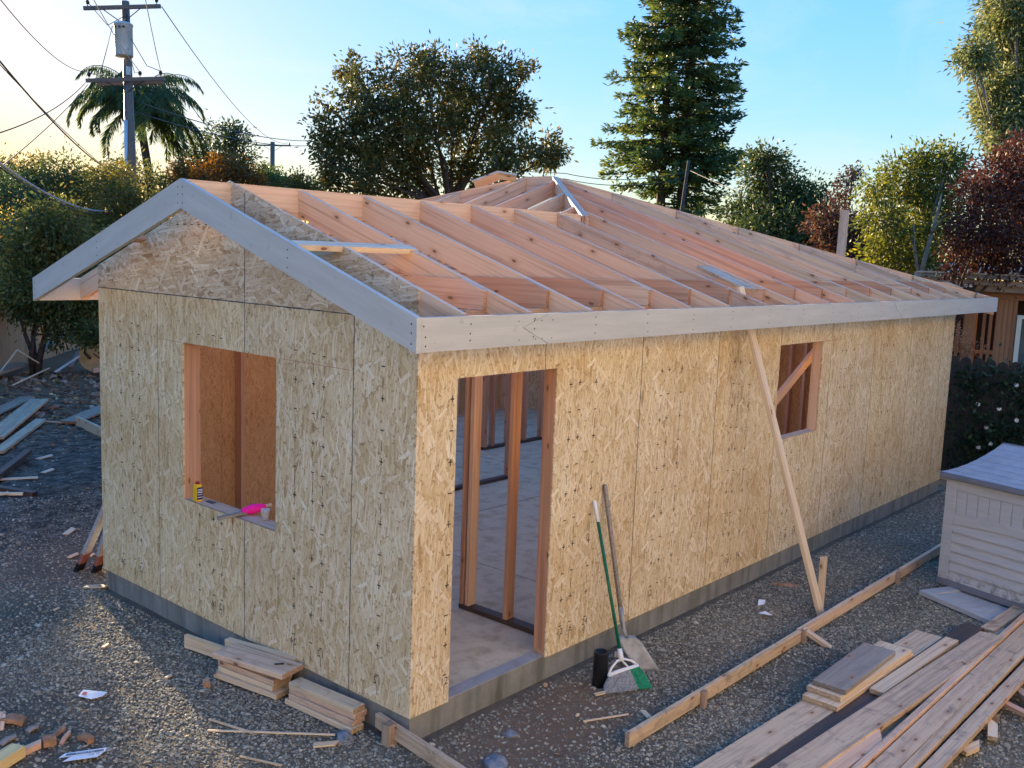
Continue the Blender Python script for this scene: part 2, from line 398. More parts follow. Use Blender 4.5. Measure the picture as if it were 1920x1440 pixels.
M['lf_rust'] = leafmat('lf_rust', G3((.07, .035, .012), (.15, .075, .02), (.24, .12, .03), (.1, .09, .03)), .35)
M['lf_palm'] = leafmat('lf_palm', G3((.035, .055, .024), (.065, .095, .035), (.105, .14, .045), (.19, .20, .06)), .35)
M['lf_vine'] = leafmat('lf_vine', G3((0.010, 0.022, 0.012), (0.018, 0.041, 0.019), (0.034, 0.066, 0.029), (0.060, 0.096, 0.042)), .2)
M['lf_dry'] = leafmat('lf_dry', G3((.2, .08, .035), (.33, .14, .06), (.45, .25, .13), (.2, .12, .06)), .3)

# ------------------------------------------------------------------ builders
def tagobj(o, label=None, cat=None, group=None, kind=None):
    if label: o['label'] = label
    if cat: o['category'] = cat
    if group: o['group'] = group
    if kind: o['kind'] = kind
    return o
def thing(name, label, cat, loc=(0, 0, 0), group=None):
    o = bpy.data.objects.new(name, None); COL.objects.link(o); o.location = loc
    o.empty_display_size = .2
    return tagobj(o, label, cat, group)
def origin_of(p):
    m = Vector((0, 0, 0))
    while p is not None: m += p.location; p = p.parent
    return m
def link(name, me, mat, parent=None, mw=None, smooth=False):
    o = bpy.data.objects.new(name, me); COL.objects.link(o)
    mats = mat if isinstance(mat, (list, tuple)) else [mat]
    for q in mats:
        if q is not None: me.materials.append(q)
    if smooth:
        for p in me.polygons: p.use_smooth = True
    mw = mw or Matrix.Identity(4)
    if parent is not None:
        o.parent = parent
        o.matrix_parent_inverse = WM[parent.name].inverted() if parent.name in WM else Matrix.Translation(-parent.location)
    o.matrix_basis = mw
    WM[o.name] = mw.copy()
    return o
WM = {}
def bm_obj(name, bm, mat, parent=None, mw=None, smooth=False):
    me = bpy.data.meshes.new(name); bm.normal_update(); bm.to_mesh(me); bm.free()
    return link(name, me, mat, parent, mw, smooth)
def frame(xdir, ydir):
    X = V(xdir).normalized(); Y = V(ydir); Y = (Y - X*Y.dot(X)).normalized(); Z = X.cross(Y)
    return X, Y, Z
def plate(name, polys, n, t, xdir, mat, parent=None, bevel=0, jit=0):
    """flat pieces cut to outline(s): world polygons, extruded t/2 each way along n; grain along xdir"""
    if not isinstance(polys[0][0], (tuple, list, Vector)): polys = [polys]
    X, Y, Z = frame(xdir, n)
    allp = [V(p) for q in polys for p in q]
    O = sum(allp, V((0, 0, 0)))/len(allp)
    bm = bmesh.new()
    for q in polys:
        lo, hi = [], []
        for p in q:
            d = V(p)-O; c = V((d.dot(X), d.dot(Y), d.dot(Z)))
            lo.append(bm.verts.new(c - V((0, t/2, 0)))); hi.append(bm.verts.new(c + V((0, t/2, 0))))
        k = len(q)
        bm.faces.new(lo); bm.faces.new(hi[::-1])
        for i in range(k): bm.faces.new((lo[i], hi[i], hi[(i+1) % k], lo[(i+1) % k]))
    bmesh.ops.recalc_face_normals(bm, faces=bm.faces)
    if bevel: bmesh.ops.bevel(bm, geom=list(bm.edges), offset=bevel, segments=1, affect='EDGES', profile=.5)
    mw = Matrix(((X.x, Y.x, Z.x, O.x), (X.y, Y.y, Z.y, O.y), (X.z, Y.z, Z.z, O.z), (0, 0, 0, 1)))
    return bm_obj(name, bm, mat, parent, mw)
def board(name, p0, p1, w, t, mat, parent=None, up=(0, 0, 1), bevel=0.0, bow=0.0, cut=None):
    """sawn board from p0 to p1 (centre line); w measured along up, t across"""
    p0, p1 = V(p0), V(p1); X = (p1-p0).normalized(); L = (p1-p0).length
    Z = V(up); Z = (Z - X*Z.dot(X)).normalized(); Y = Z.cross(X)
    bm = bmesh.new(); ns = 6 if bow else 1
    rings = []
    for i in range(ns+1):
        x = -L/2 + L*i/ns; dz = bow*(1-(2*i/ns-1)**2)
        r = []
        for sy, sz in ((-1, -1), (1, -1), (1, 1), (-1, 1)):
            xx = x
            if cut and i == ns: xx += cut*sy*.5
            r.append(bm.verts.new((xx, sy*t/2, sz*w/2+dz)))
        rings.append(r)
    bm.faces.new(rings[0][::-1]); bm.faces.new(rings[-1])
    for a, b in zip(rings, rings[1:]):
        for i in range(4): bm.faces.new((a[i], a[(i+1) % 4], b[(i+1) % 4], b[i]))
    bmesh.ops.recalc_face_normals(bm, faces=bm.faces)
    if bevel: bmesh.ops.bevel(bm, geom=[e for e in bm.edges if len(e.link_faces) == 2 and e.calc_face_angle(0) > .3], offset=bevel, segments=2, affect='EDGES', profile=.5)
    O = (p0+p1)/2
    mw = Matrix(((X.x, Y.x, Z.x, O.x), (X.y, Y.y, Z.y, O.y), (X.z, Y.z, Z.z, O.z), (0, 0, 0, 1)))
    return bm_obj(name, bm, mat, parent, mw)
def tube_bm(bm, pts, rads, seg=8, cap=True):
    pts = [V(p) for p in pts]; prev = None; up = V((0, 0, 1))
    for i, p in enumerate(pts):
        d = (pts[min(i+1, len(pts)-1)] - pts[max(i-1, 0)]).normalized()
        a = d.cross(up if abs(d.z) < .95 else V((1, 0, 0))).normalized(); b = d.cross(a)
        r = rads[i] if isinstance(rads, (list, tuple)) else rads
        ring = [bm.verts.new(p + a*math.cos(2*math.pi*k/seg)*r + b*math.sin(2*math.pi*k/seg)*r) for k in range(seg)]
        if prev:
            for k in range(seg): bm.faces.new((prev[k], prev[(k+1) % seg], ring[(k+1) % seg], ring[k]))
        elif cap: bm.faces.new(ring[::-1])
        prev = ring
    if cap: bm.faces.new(prev)
def tube(name, pts, rads, mat, parent=None, seg=8, smooth=True):
    bm = bmesh.new(); tube_bm(bm, pts, rads, seg)
    bmesh.ops.recalc_face_normals(bm, faces=bm.faces)
    return bm_obj(name, bm, mat, parent, None, smooth)
def lathe(name, base, axis, prof, mat, parent=None, seg=20, smooth=True):
    """prof: (radius, distance along axis)"""
    base = V(base); ax = V(axis).normalized(); a = ax.cross(V((1, 0, 0)) if abs(ax.x) < .9 else V((0, 1, 0))).normalized(); b = ax.cross(a)
    bm = bmesh.new(); prev = None
    for r, h in prof:
        ring = [bm.verts.new(base + ax*h + (a*math.cos(2*math.pi*k/seg) + b*math.sin(2*math.pi*k/seg))*max(r, 1e-4)) for k in range(seg)]
        if prev:
            for k in range(seg): bm.faces.new((prev[k], prev[(k+1) % seg], ring[(k+1) % seg], ring[k]))
        else: bm.faces.new(ring[::-1])
        prev = ring
    bm.faces.new(prev)
    bmesh.ops.recalc_face_normals(bm, faces=bm.faces)
    return bm_obj(name, bm, mat, parent, None, smooth)
def box_bm(bm, lo, hi):
    vs = [bm.verts.new((x, y, z)) for z in (lo[2], hi[2]) for y in (lo[1], hi[1]) for x in (lo[0], hi[0])]
    for f in ((0, 2, 3, 1), (4, 5, 7, 6), (0, 1, 5, 4), (2, 6, 7, 3), (0, 4, 6, 2), (1, 3, 7, 5)): bm.faces.new([vs[i] for i in f])
def box(name, lo, hi, mat, parent=None, bevel=0):
    bm = bmesh.new(); c = (V(lo)+V(hi))/2
    box_bm(bm, V(lo)-c, V(hi)-c)
    if bevel: bmesh.ops.bevel(bm, geom=list(bm.edges), offset=bevel, segments=1, affect='EDGES', profile=.5)
    return bm_obj(name, bm, mat, parent, Matrix.Translation(c))
def stick(name, x0, x1, y0, y1, z0, z1, mat, parent, axis):
    """axis-aligned framing member, grain along axis"""
    c = V(((x0+x1)/2, (y0+y1)/2, (z0+z1)/2)); d = V((x1-x0, y1-y0, z1-z0))
    if axis == 'z': return board(name, c-V((0, 0, d.z/2)), c+V((0, 0, d.z/2)), d.x, d.y, mat, parent, (1, 0, 0))
    if axis == 'x': return board(name, c-V((d.x/2, 0, 0)), c+V((d.x/2, 0, 0)), d.z, d.y, mat, parent)
    return board(name, c-V((0, d.y/2, 0)), c+V((0, d.y/2, 0)), d.z, d.x, mat, parent)
def raw_mesh(name, co, faces_n, loops):
    me = bpy.data.meshes.new(name)
    me.vertices.add(len(co)); me.vertices.foreach_set('co', np.asarray(co, np.float32).ravel())
    nf = len(loops)//faces_n
    me.loops.add(len(loops)); me.loops.foreach_set('vertex_index', np.asarray(loops, np.int32))
    me.polygons.add(nf); me.polygons.foreach_set('loop_start', np.arange(0, len(loops), faces_n, dtype=np.int32))
    try: me.polygons.foreach_set('loop_total', np.full(nf, faces_n, np.int32))
    except Exception: pass
    me.update(calc_edges=True)
    return me
def leaves_mesh(name, pos, d, length, width, lc, rng, fold=0):
    """one diamond-shaped leaf per point"""
    n = len(pos)
    d = d/np.linalg.norm(d, axis=1, keepdims=True)
    r = rng.normal(size=(n, 3)); s = np.cross(d, r); s /= np.linalg.norm(s, axis=1, keepdims=True)+1e-9
    L = (length*rng.uniform(.65, 1.3, n))[:, None]; Wd = (width*rng.uniform(.7, 1.3, n))[:, None]
    co = np.empty((n, 4, 3)); co[:, 0] = pos; co[:, 1] = pos+d*L*.45+s*Wd*.5; co[:, 2] = pos+d*L; co[:, 3] = pos+d*L*.45-s*Wd*.5
    me = raw_mesh(name, co.reshape(-1, 3), 4, np.arange(n*4))
    at = me.attributes.new('lc', 'FLOAT', 'POINT'); at.data.foreach_set('value', np.repeat(np.clip(lc, 0, 1), 4).astype(np.float32))
    return me
def tree(name, label, blobs, base, mat, leaf, n, cat='tree', group=None, trunk_r=.12, bark='bark', clump=.3, per=26, seed=1, droop=.35, aspect=.42, fork=.45, multi=1, limbs=True, shell=.35, stray=.02):
    rng = np.random.RandomState(seed)
    base = V(base); t = thing(name, label, cat, base, group)
    B = np.array(blobs); vol = B[:, 3]**2; vol /= vol.sum()
    P, D, C = [], [], []; tips = []
    for b, wgt in zip(B, vol):
        k = max(2, int(n*wgt/per))
        u = rng.normal(size=(k, 3)); u /= np.linalg.norm(u, axis=1, keepdims=True)
        rad = b[3]*(shell+(1.12-shell)*rng.uniform(0, 1, k)**.6)
        cen = b[:3] + u*rad[:, None]*np.array([1, 1, .85])
        tips.append((b, cen))
        for c, uu in zip(cen, u):
            m = rng.poisson(per)+3; base_c = rng.uniform(.05, .75)
            q = rng.normal(size=(m, 3))*clump*b[3]**.35*.62
            far = rng.uniform(size=m) < stray
            q[far] *= 1.9
            P.append(c+q); dd = q*.8/ (clump+1e-6) + uu*.6 + rng.normal(size=(m, 3))*.7; dd[:, 2] -= droop; D.append(dd)
            C.append(base_c + rng.normal(size=m)*.16 + (rng.uniform(size=m) < .03)*.5)
    P = np.concatenate(P); D = np.concatenate(D); C = np.concatenate(C)
    link('crown', leaves_mesh('crown', P, D, leaf, leaf*aspect, C, rng), M[mat], t)
    bm = bmesh.new()
    cz = B[:, 2].mean(); top = V(B[:, :3].mean(axis=0))
    fz = base.z + (cz-base.z)*fork
    stems = []
    for k in range(multi):
        off = V((rng.uniform(-.15, .15), rng.uniform(-.15, .15), 0))*(multi > 1)
        f = V((base.x*.55+top.x*.45+off.x*3, base.y*.55+top.y*.45+off.y*3, fz))
        mid = (V(base)+f)/2 + V((rng.uniform(-.08, .08), rng.uniform(-.08, .08), 0))
        tube_bm(bm, [base+off-V((0, 0, .1)), mid, f], [trunk_r*1.15, trunk_r*.95, trunk_r*.75], 8)
        stems.append(f)
    if limbs:
        for i, (b, cen) in enumerate(tips):
            f = stems[i % len(stems)]; e = V(b[:3]); m1 = f.lerp(e, .5)+V((rng.uniform(-.2, .2)*b[3], rng.uniform(-.2, .2)*b[3], .1*b[3]))
            tube_bm(bm, [f, m1, e], [trunk_r*.5, trunk_r*.32, trunk_r*.18], 6)
            for c in cen[:14]:
                c = V(c); tube_bm(bm, [m1.lerp(e, rng.uniform(.3, 1)), e.lerp(c, .5)+V(rng.uniform(-.1, .1, 3)), c], [trunk_r*.13, trunk_r*.08, trunk_r*.03], 4, False)
    bm_obj('trunk', bm, M[bark], t, None, True)
    return t
# ------------------------------------------------------------------ the ground
GZ = -.19
def smooth(a, b, x):
    t = max(0, min(1, (x-a)/(b-a))); return t*t*(3-2*t)
def mudw(x, y):
    return smooth(4.6, 6.5, y)*smooth(16, 13.5, y)*smooth(9, 6.5, x)*smooth(-6, -3, x)
def gz(x, y):
    """ground height"""
    n = noise.noise(V((x*.55, y*.55, 3.1)))*.030 + noise.noise(V((x*1.9, y*1.9, 7.7)))*.016 + noise.noise(V((x*5.5, y*5.5, 1.2)))*.007
    z = GZ + n*(.35+.65*smooth(.2, 1.2, max(-y, -x, y-4)))
    m_ = mudw(x, y)
    if m_ > 0: z += m_*(noise.noise(V((x*2.6, y*3.2, 40)))*.028+noise.noise(V((x*4.1, y*4.9, 41)))*.022)
    z += .16*smooth(12.5, 15.5, y - .35*(x-4))*smooth(0, 3, x+1)          # spoil bank by the left fence
    z -= .10*smooth(5, 9, x)*smooth(0.2, -.8, y)*0
    return z
def soil(x, y):
    a = smooth(.25, .75, .5+noise.noise(V((x*.8, y*.8, 11)))*.9) if True else 0
    s = 0
    s = max(s, .55*smooth(1.0, .1, ((x-.85)/1.3)**2+((y+.45)/.55)**2))       # bare soil by the door
    s = max(s, smooth(9.0, 13.0, y)*smooth(25, 18, y))
    s = max(s, .45*a*smooth(-2.5, -1.6, y)*0)
    return s
def slabw(x, y):
    """worn old paving on the left"""
    q = (x+.2)*.9+(y-6.2)*-.43
    s = smooth(.2, 0, q)*smooth(3.9, 4.3, y)*smooth(7.6, 7.2, y)
    return s*smooth(-.35, .1, noise.noise(V((x*1.2, y*1.2, 5)))+.25)
def gravel_w(x, y):
    """how thickly the gravel lies"""
    w = .66+.8*noise.noise(V((x*.9, y*.9, 21)))+.45*noise.noise(V((x*2.6, y*2.6, 4)))
    w = max(.12, min(1, w))
    w *= 1-.88*min(1, soil(x, y)*1.3); w *= 1-.92*slabw(x, y)
    if y > 4.2: w *= .30+.25*smooth(7, 4.2, y)
    if x > 2.2 and -1.05 < y < 0: w = max(w, .75)
    if y > 8.5: w *= .35
    return w
def grid(xs, ys, zf):
    nx, ny = len(xs), len(ys)
    co = np.array([(x, y, zf(x, y)) for y in ys for x in xs])
    i = np.arange(nx*ny).reshape(ny, nx)
    q = np.stack([i[:-1, :-1], i[:-1, 1:], i[1:, 1:], i[1:, :-1]], -1).reshape(-1)
    return co, q
def axis(lo, hi, step, far):
    a = list(np.arange(lo, hi+1e-6, step)); s = step; x = a[-1]
    while x < far: s *= 1.35; x += s; a.append(x)
    s = step; x = a[0]; b = []
    while x > -far: s *= 1.35; x -= s; b.append(x)
    return b[::-1]+a
gx, gy = axis(-3.2, 12, .11, 260), axis(-4.2, 18.5, .11, 260)
co, q = grid(gx, gy, gz)
gme = raw_mesh('ground', co, 4, q)
for nm, fn in (('soil', soil), ('slab', slabw), ('mud', mudw), ('grass', lambda x, y: smooth(19, 30, math.hypot(x-4, y-4)))):
    gme.attributes.new(nm, 'FLOAT', 'POINT').data.foreach_set('value', np.array([fn(c[0], c[1]) for c in co], np.float32))
g = link('ground', gme, M['ground'], None, None, True); g['kind'] = 'structure'

# gravel and rubble: real stones spread by geometry nodes
def scatter(name, xs, ys, wf, dens, smin, smax, mat, zoff=0.0, squash=.62, seed=0):
    co, q = grid(xs, ys, lambda x, y: gz(x, y)+zoff)
    keep = []
    qq = q.reshape(-1, 4)
    c4 = co[qq].mean(axis=1)
    inside = (c4[:, 0] > -.02) & (c4[:, 0] < 10.25) & (c4[:, 1] > 0) & (c4[:, 1] < np.where(c4[:, 0] < 2.1, 4.0, 7.8))
    qq = qq[~inside]
    me = raw_mesh(name, co, 4, qq.reshape(-1))
    me.attributes.new('dens', 'FLOAT', 'POINT').data.foreach_set('value', np.array([wf(c[0], c[1])*dens for c in co], np.float32))
    o = link(name, me, mat); o['kind'] = 'stuff'
    ng = bpy.data.node_groups.new(name+'_nodes', 'GeometryNodeTree')
    ng.interface.new_socket('Geometry', in_out='INPUT', socket_type='NodeSocketGeometry')
    ng.interface.new_socket('Geometry', in_out='OUTPUT', socket_type='NodeSocketGeometry')
    gi, go = ng.nodes.new('NodeGroupInput'), ng.nodes.new('NodeGroupOutput')
    di = ng.nodes.new('GeometryNodeDistributePointsOnFaces'); di.distribute_method = 'RANDOM'; di.inputs['Seed'].default_value = seed
    na = ng.nodes.new('GeometryNodeInputNamedAttribute'); na.data_type = 'FLOAT'; na.inputs['Name'].default_value = 'dens'
    ng.links.new(gi.outputs[0], di.inputs['Mesh'])
    ng.links.new([s for s in na.outputs if s.enabled][0], di.inputs['Density'])
    ico = ng.nodes.new('GeometryNodeMeshIcoSphere'); ico.inputs['Radius'].default_value = 1; ico.inputs['Subdivisions'].default_value = 1
    sp = ng.nodes.new('GeometryNodeSetPosition'); ng.links.new(ico.outputs[0], sp.inputs['Geometry'])
    rv = ng.nodes.new('FunctionNodeRandomValue'); rv.data_type = 'FLOAT_VECTOR'
    rv.inputs[0].default_value = (-.3, -.3, -.3); rv.inputs[1].default_value = (.3, .3, .3)
    ng.links.new(rv.outputs[0], sp.inputs['Offset'])
    sm = ng.nodes.new('GeometryNodeSetMaterial'); ng.links.new(sp.outputs[0], sm.inputs[0]); sm.inputs['Material'].default_value = mat
    io = ng.nodes.new('GeometryNodeInstanceOnPoints'); ng.links.new(di.outputs['Points'], io.inputs['Points']); ng.links.new(sm.outputs[0], io.inputs['Instance'])
    rr = ng.nodes.new('FunctionNodeRandomValue'); rr.data_type = 'FLOAT_VECTOR'; rr.inputs[0].default_value = (-.5, -.5, 0); rr.inputs[1].default_value = (.5, .5, 6.28)
    ng.links.new(rr.outputs[0], io.inputs['Rotation'])
    s1 = ng.nodes.new('FunctionNodeRandomValue'); s1.data_type = 'FLOAT'
    f_in = [s for s in s1.inputs if s.enabled]; f_in[0].default_value = 0; f_in[1].default_value = 1; f_in[-1].default_value = 3
    fo = [s for s in s1.outputs if s.enabled][0]
    p3 = ng.nodes.new('ShaderNodeMath'); p3.operation = 'POWER'; ng.links.new(fo, p3.inputs[0]); p3.inputs[1].default_value = 2.2
    mr = ng.nodes.new('ShaderNodeMapRange'); ng.links.new(p3.outputs[0], mr.inputs[0]); mr.inputs[3].default_value = smin; mr.inputs[4].default_value = smax
    s2 = ng.nodes.new('FunctionNodeRandomValue'); s2.data_type = 'FLOAT_VECTOR'; s2.inputs[0].default_value = (.75, .55, squash*.75); s2.inputs[1].default_value = (1.3, 1, squash*1.2)
    vm = ng.nodes.new('ShaderNodeVectorMath'); vm.operation = 'SCALE'; ng.links.new(s2.outputs[0], vm.inputs[0]); ng.links.new(mr.outputs[0], vm.inputs['Scale'])
    ng.links.new(vm.outputs[0], io.inputs['Scale'])
    ng.links.new(io.outputs[0], go.inputs[0])
    md = o.modifiers.new('scatter', 'NODES'); md.node_group = ng
    return o
near = lambda x, y: gravel_w(x, y)
scatter('gravel', np.arange(-2.6, 10.9, .15), np.arange(-3.2, 7.6, .15), near, 5200, .005, .016, M['gravel'], .001, .6, 1)
scatter('coarse_gravel', np.arange(-2.6, 10.9, .15), np.arange(-3.2, 13, .15), lambda x, y: (.25+gravel_w(x, y)*.75)*(1-.7*slabw(x, y)), 60, .012, .03, M['gravel'], .002, .55, 2)
scatter('rubble', np.arange(.5, 9, .2), np.arange(11.3, 17.5, .2), lambda x, y: smooth(12.2, 14, y-.35*(x-4))*(.6+.8*noise.noise(V((x, y, 2)))), 55, .02, .13, M['rubble'], .005, .6, 3)
scatter('leaf_litter', np.arange(-1.0, 9, .2), np.arange(8.0, 17, .2), lambda x, y: smooth(9.5, 13, y)*(.7+.8*noise.noise(V((x*.9, y*.9, 12)))), 130, .02, .055, M['litter'], .012, .12, 8)
scatter('wood_crumbs', np.arange(-2.6, 9, .2), np.arange(-2.6, 12, .2), lambda x, y: max(.05, .4+noise.noise(V((x*1.3, y*1.3, 9)))), 9, .006, .026, M['chip'], .012, .18, 4)

# ------------------------------------------------------------------ the unfinished house
house = thing('unfinished_house', 'unfinished one-storey house of strand board sheathing with bare rafters', 'house', (0, 0, 0))
K, EY, EZ = .331, -.389, 2.574
RY, RZ = 2.0155, 3.369
WD, LN, HS = 4.031, 10.229, 2.515
zr = lambda y: EZ+K*(y-EY)                       # right roof plane
zl = lambda y: RZ-K*(y-RY)                       # left plane of the front gable
FL = 7.83                                        # far left wall of the wide rear part

Lp = [(.014, .014), (LN, .014), (LN, FL), (2.1, FL), (2.1, 3.985), (.014, 3.985)]
bm = bmesh.new()
lo = [bm.verts.new((x, y, -.6)) for x, y in Lp]; hi = [bm.verts.new((x, y, -.004)) for x, y in Lp]
bm.faces.new(hi); bm.faces.new(lo[::-1])
for i in range(6): bm.faces.new((lo[i], lo[(i+1) % 6], hi[(i+1) % 6], hi[i]))
bmesh.ops.recalc_face_normals(bm, faces=bm.faces)
for f in bm.faces: f.material_index = 1 if f.normal.z > .5 else 0
fnd = bm_obj('foundation', bm, [M['concrete'], M['floor']], house)
box('door_curb', (.30, .016, -.01), (1.41, .125, .001), M['curb'], house)
for k, (a, b) in enumerate((((2.6, .13), (2.6, 3.9)), ((2.2, 3.1), (9.6, 3.1)), ((6.2, .13), (6.2, 7.5)))):
    board('floor_joint', (a[0], a[1], -.0035), (b[0], b[1], -.0035), .006, .004, M['concrete'], fnd, up=(0, 0, 1))

# printed nail marks and figures on the sheets
FIG = {}
def text_faces(s, size):
    key = s
    if key not in FIG:
        c = bpy.data.curves.new('figure', 'FONT'); c.body = s; c.size = 1; c.align_x = 'CENTER'
        o = bpy.data.objects.new('figure', c); COL.objects.link(o)
        dg = bpy.context.evaluated_depsgraph_get(); me = o.evaluated_get(dg).to_mesh()
        FIG[key] = ([tuple(v.co) for v in me.vertices], [tuple(p.vertices) for p in me.polygons])
        bpy.data.objects.remove(o); bpy.data.curves.remove(c)
    vs, fs = FIG[key]
    return [(x*size, y*size) for x, y, z in vs], fs
def marks(panel, O, U, Nn, w, h, holes, seed, cols=(.30, .41, .61), horizontal=False):
    """crosses, ticks and figures printed in rows; O lower corner, U along the wall, Nn outward"""
    r = random.Random(seed); bm = bmesh.new(); U = V(U); Z = V((0, 0, 1)); Nn = V(Nn)
    def put(u, v, pts, faces):
        for a, b in holes:
            if a[0]-.03 < u < b[0]+.03 and a[1]-.03 < v < b[1]+.03: return
        if not (.02 < u < w-.02 and .02 < v < h-.02): return
        vs = [bm.verts.new(V(O)+U*(u+p[0])+Z*(v+p[1])+Nn*.0012) for p in pts]
        for f in faces: bm.faces.new([vs[i] for i in f])
    def bar(u, v, a, b):
        put(u, v, [(-a, -b), (a, -b), (a, b), (-a, b)], [(0, 1, 2, 3)])
    if horizontal:
        v = .46; u = .1
        while u < w:
            bar(u, v, .022, .003); bar(u, v, .003, .022 if r.random() < .5 else .004); u += .1
    else:
        for cu in cols:
            v = .20 + r.uniform(-.02, .02); k = 0
            while v < h-.1:
                bar(u := cu, v, .017, .0042)
                if k % 2: bar(u, v+.0002, .0038, .022)
                else: bar(u, v-.10, .0028, .035)
                v += .203; k += 1
            if r.random() < .8:
                pts, fs = text_faces({.30: '12', .41: '16', .61: '24'}.get(cu, '32'), .075)
                put(cu, .12, pts, fs)
        if r.random() < .7:                             # tiny vertical grade print
            for cu in cols[1:]:
                v0 = r.uniform(.9, 1.3)
                for i in range(26): bar(cu, v0+i*.017, .0035 if i % 4 else .0015, .0045)
    if len(bm.verts) == 0: bm.free(); return
    o = bm_obj('nail_marks', bm, M['ink'], panel); o['kind'] = 'stuff'
def rect(a, b, z0, z1, f): return [f(a, z0), f(b, z0), f(b, z1), f(a, z1)]
# long wall
fy = lambda x, z: (x, .0055, z)
g = .003; BZ = -.012
DX1, DX2, DH = .349, 1.3592, 2.145
WX1, WX2, WZ1, WZ2 = 4.888, 5.872, 1.187, 2.144
for k in range(9):
    a, b = max(0, 1.2195*k+g), min(LN, 1.2195*(k+1)-g)
    if k == 0:
        polys = [rect(0, DX1, BZ, HS, fy), rect(DX1, b, DH, HS, fy)]; holes = [((DX1, 0), (2, DH))]
    elif k == 1:
        polys = [rect(a, DX2, DH, HS, fy), rect(DX2, b, BZ, HS, fy)]; holes = [((-.2, 0), (DX2-a, DH))]
    elif k == 4:
        polys = [rect(a, WX2, BZ, WZ1, fy), rect(a, WX2, WZ2, HS, fy), rect(WX2, b, BZ, HS, fy)]; holes = [((0, WZ1), (WX2-a, WZ2))]
    else: polys = [rect(a, b, BZ, HS, fy)]; holes = []
    if b-a < .1: continue
    p = plate('sheathing_panel', polys, (0, 1, 0), .011, (1, 0, 0), M['osb'], house)
    marks(p, (a, 0, 0), (1, 0, 0), (0, -1, 0), b-a, 2.3, holes, k+3)
# gable wall
fx = lambda y, z: (.0055, y, z)
GY1, GY2, GZ1, GZ2 = 1.4353, 2.6628, .90, 2.154
ys = [.0125, .598, 1.8195, 3.04, WD]
for k in range(4):
    a, b = ys[k]+g, ys[k+1]-g
    if k == 0: a = .0125
    if k == 1: polys = [rect(a, GY1, BZ, HS-g, fx), rect(GY1, b, BZ, GZ1, fx), rect(GY1, b, GZ2, HS-g, fx)]; holes = [((GY1-a, GZ1), (3, GZ2))]
    elif k == 2: polys = [rect(a, GY2, BZ, GZ1, fx), rect(a, GY2, GZ2, HS-g, fx), rect(GY2, b, BZ, HS-g, fx)]; holes = [((-1, GZ1), (GY2-a, GZ2))]
    else: polys = [rect(a, b, BZ, HS-g, fx)]; holes = []
    p = plate('sheathing_panel', polys, (1, 0, 0), .011, (0, -1, 0), M['osb'], house)
    marks(p, (0, a, 0), (0, 1, 0), (-1, 0, 0), b-a, 2.35, holes, k+31, ((.3,) if k == 0 else (.30, .41, .61)))
ys2 = 1.8195
p = plate('sheathing_panel', [fx(.0125, HS+g), fx(ys2-g, HS+g), fx(ys2-g, zr(ys2)+.012), fx(.0125, zr(.0125)-.006)], (1, 0, 0), .011, (0, -1, 0), M['osb_flat'], house)
p = plate('sheathing_panel', [fx(ys2+g, HS+g), fx(WD, HS+g), fx(WD, zl(WD)+.0), fx(RY, RZ+.015), fx(ys2+g, zr(ys2)+.012)], (1, 0, 0), .011, (0, -1, 0), M['osb_flat'], house)
marks(p, (0, ys2, HS+.09), (0, 1, 0), (-1, 0, 0), 1.5, .9, [((.95, .35), (2, .9))], 77, horizontal=True)
# dark strips along the joints of the sheets
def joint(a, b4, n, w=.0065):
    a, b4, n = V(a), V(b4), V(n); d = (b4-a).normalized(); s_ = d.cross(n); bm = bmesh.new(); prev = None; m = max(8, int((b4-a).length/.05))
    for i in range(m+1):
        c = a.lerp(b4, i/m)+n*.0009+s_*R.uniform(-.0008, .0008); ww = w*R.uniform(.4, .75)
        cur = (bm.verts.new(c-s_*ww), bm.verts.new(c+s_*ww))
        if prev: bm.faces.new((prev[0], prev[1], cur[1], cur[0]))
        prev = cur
    bm_obj('joint_strip', bm, M['joint_dark'], house)
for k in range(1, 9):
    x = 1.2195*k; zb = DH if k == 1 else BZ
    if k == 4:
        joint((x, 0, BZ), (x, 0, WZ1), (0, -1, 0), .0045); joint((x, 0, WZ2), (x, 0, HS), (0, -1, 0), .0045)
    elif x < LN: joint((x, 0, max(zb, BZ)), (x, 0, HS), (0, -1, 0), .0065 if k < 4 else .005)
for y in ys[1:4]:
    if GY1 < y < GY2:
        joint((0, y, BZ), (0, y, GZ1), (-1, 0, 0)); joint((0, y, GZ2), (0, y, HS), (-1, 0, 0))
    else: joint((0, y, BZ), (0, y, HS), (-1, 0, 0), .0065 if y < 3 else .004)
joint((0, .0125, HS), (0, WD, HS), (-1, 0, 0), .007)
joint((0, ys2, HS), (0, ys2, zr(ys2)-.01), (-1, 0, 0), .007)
box('chalk_line', (-.0006, .62, 2.151), (.0, 1.40, 2.154), M['chalk_red'], house)
box('chalk_line', (-.0006, 2.68, 2.151), (.0, 3.03, 2.154), M['chalk_red'], house)
box('chalk_line', (5.88, -.0006, 2.141), (6.5, .0, 2.144), M['chalk_red'], house)
# left wall of the narrow front part, seen from inside through the window
for k, (a, b) in enumerate(((.012, 1.2), (1.203, 2.1))):
    plate('sheathing_panel', [(a, 4.025, BZ), (b, 4.025, BZ), (b, 4.025, HS), (a, 4.025, HS)], (0, -1, 0), .011, (1, 0, 0), M['osb_in'], house)
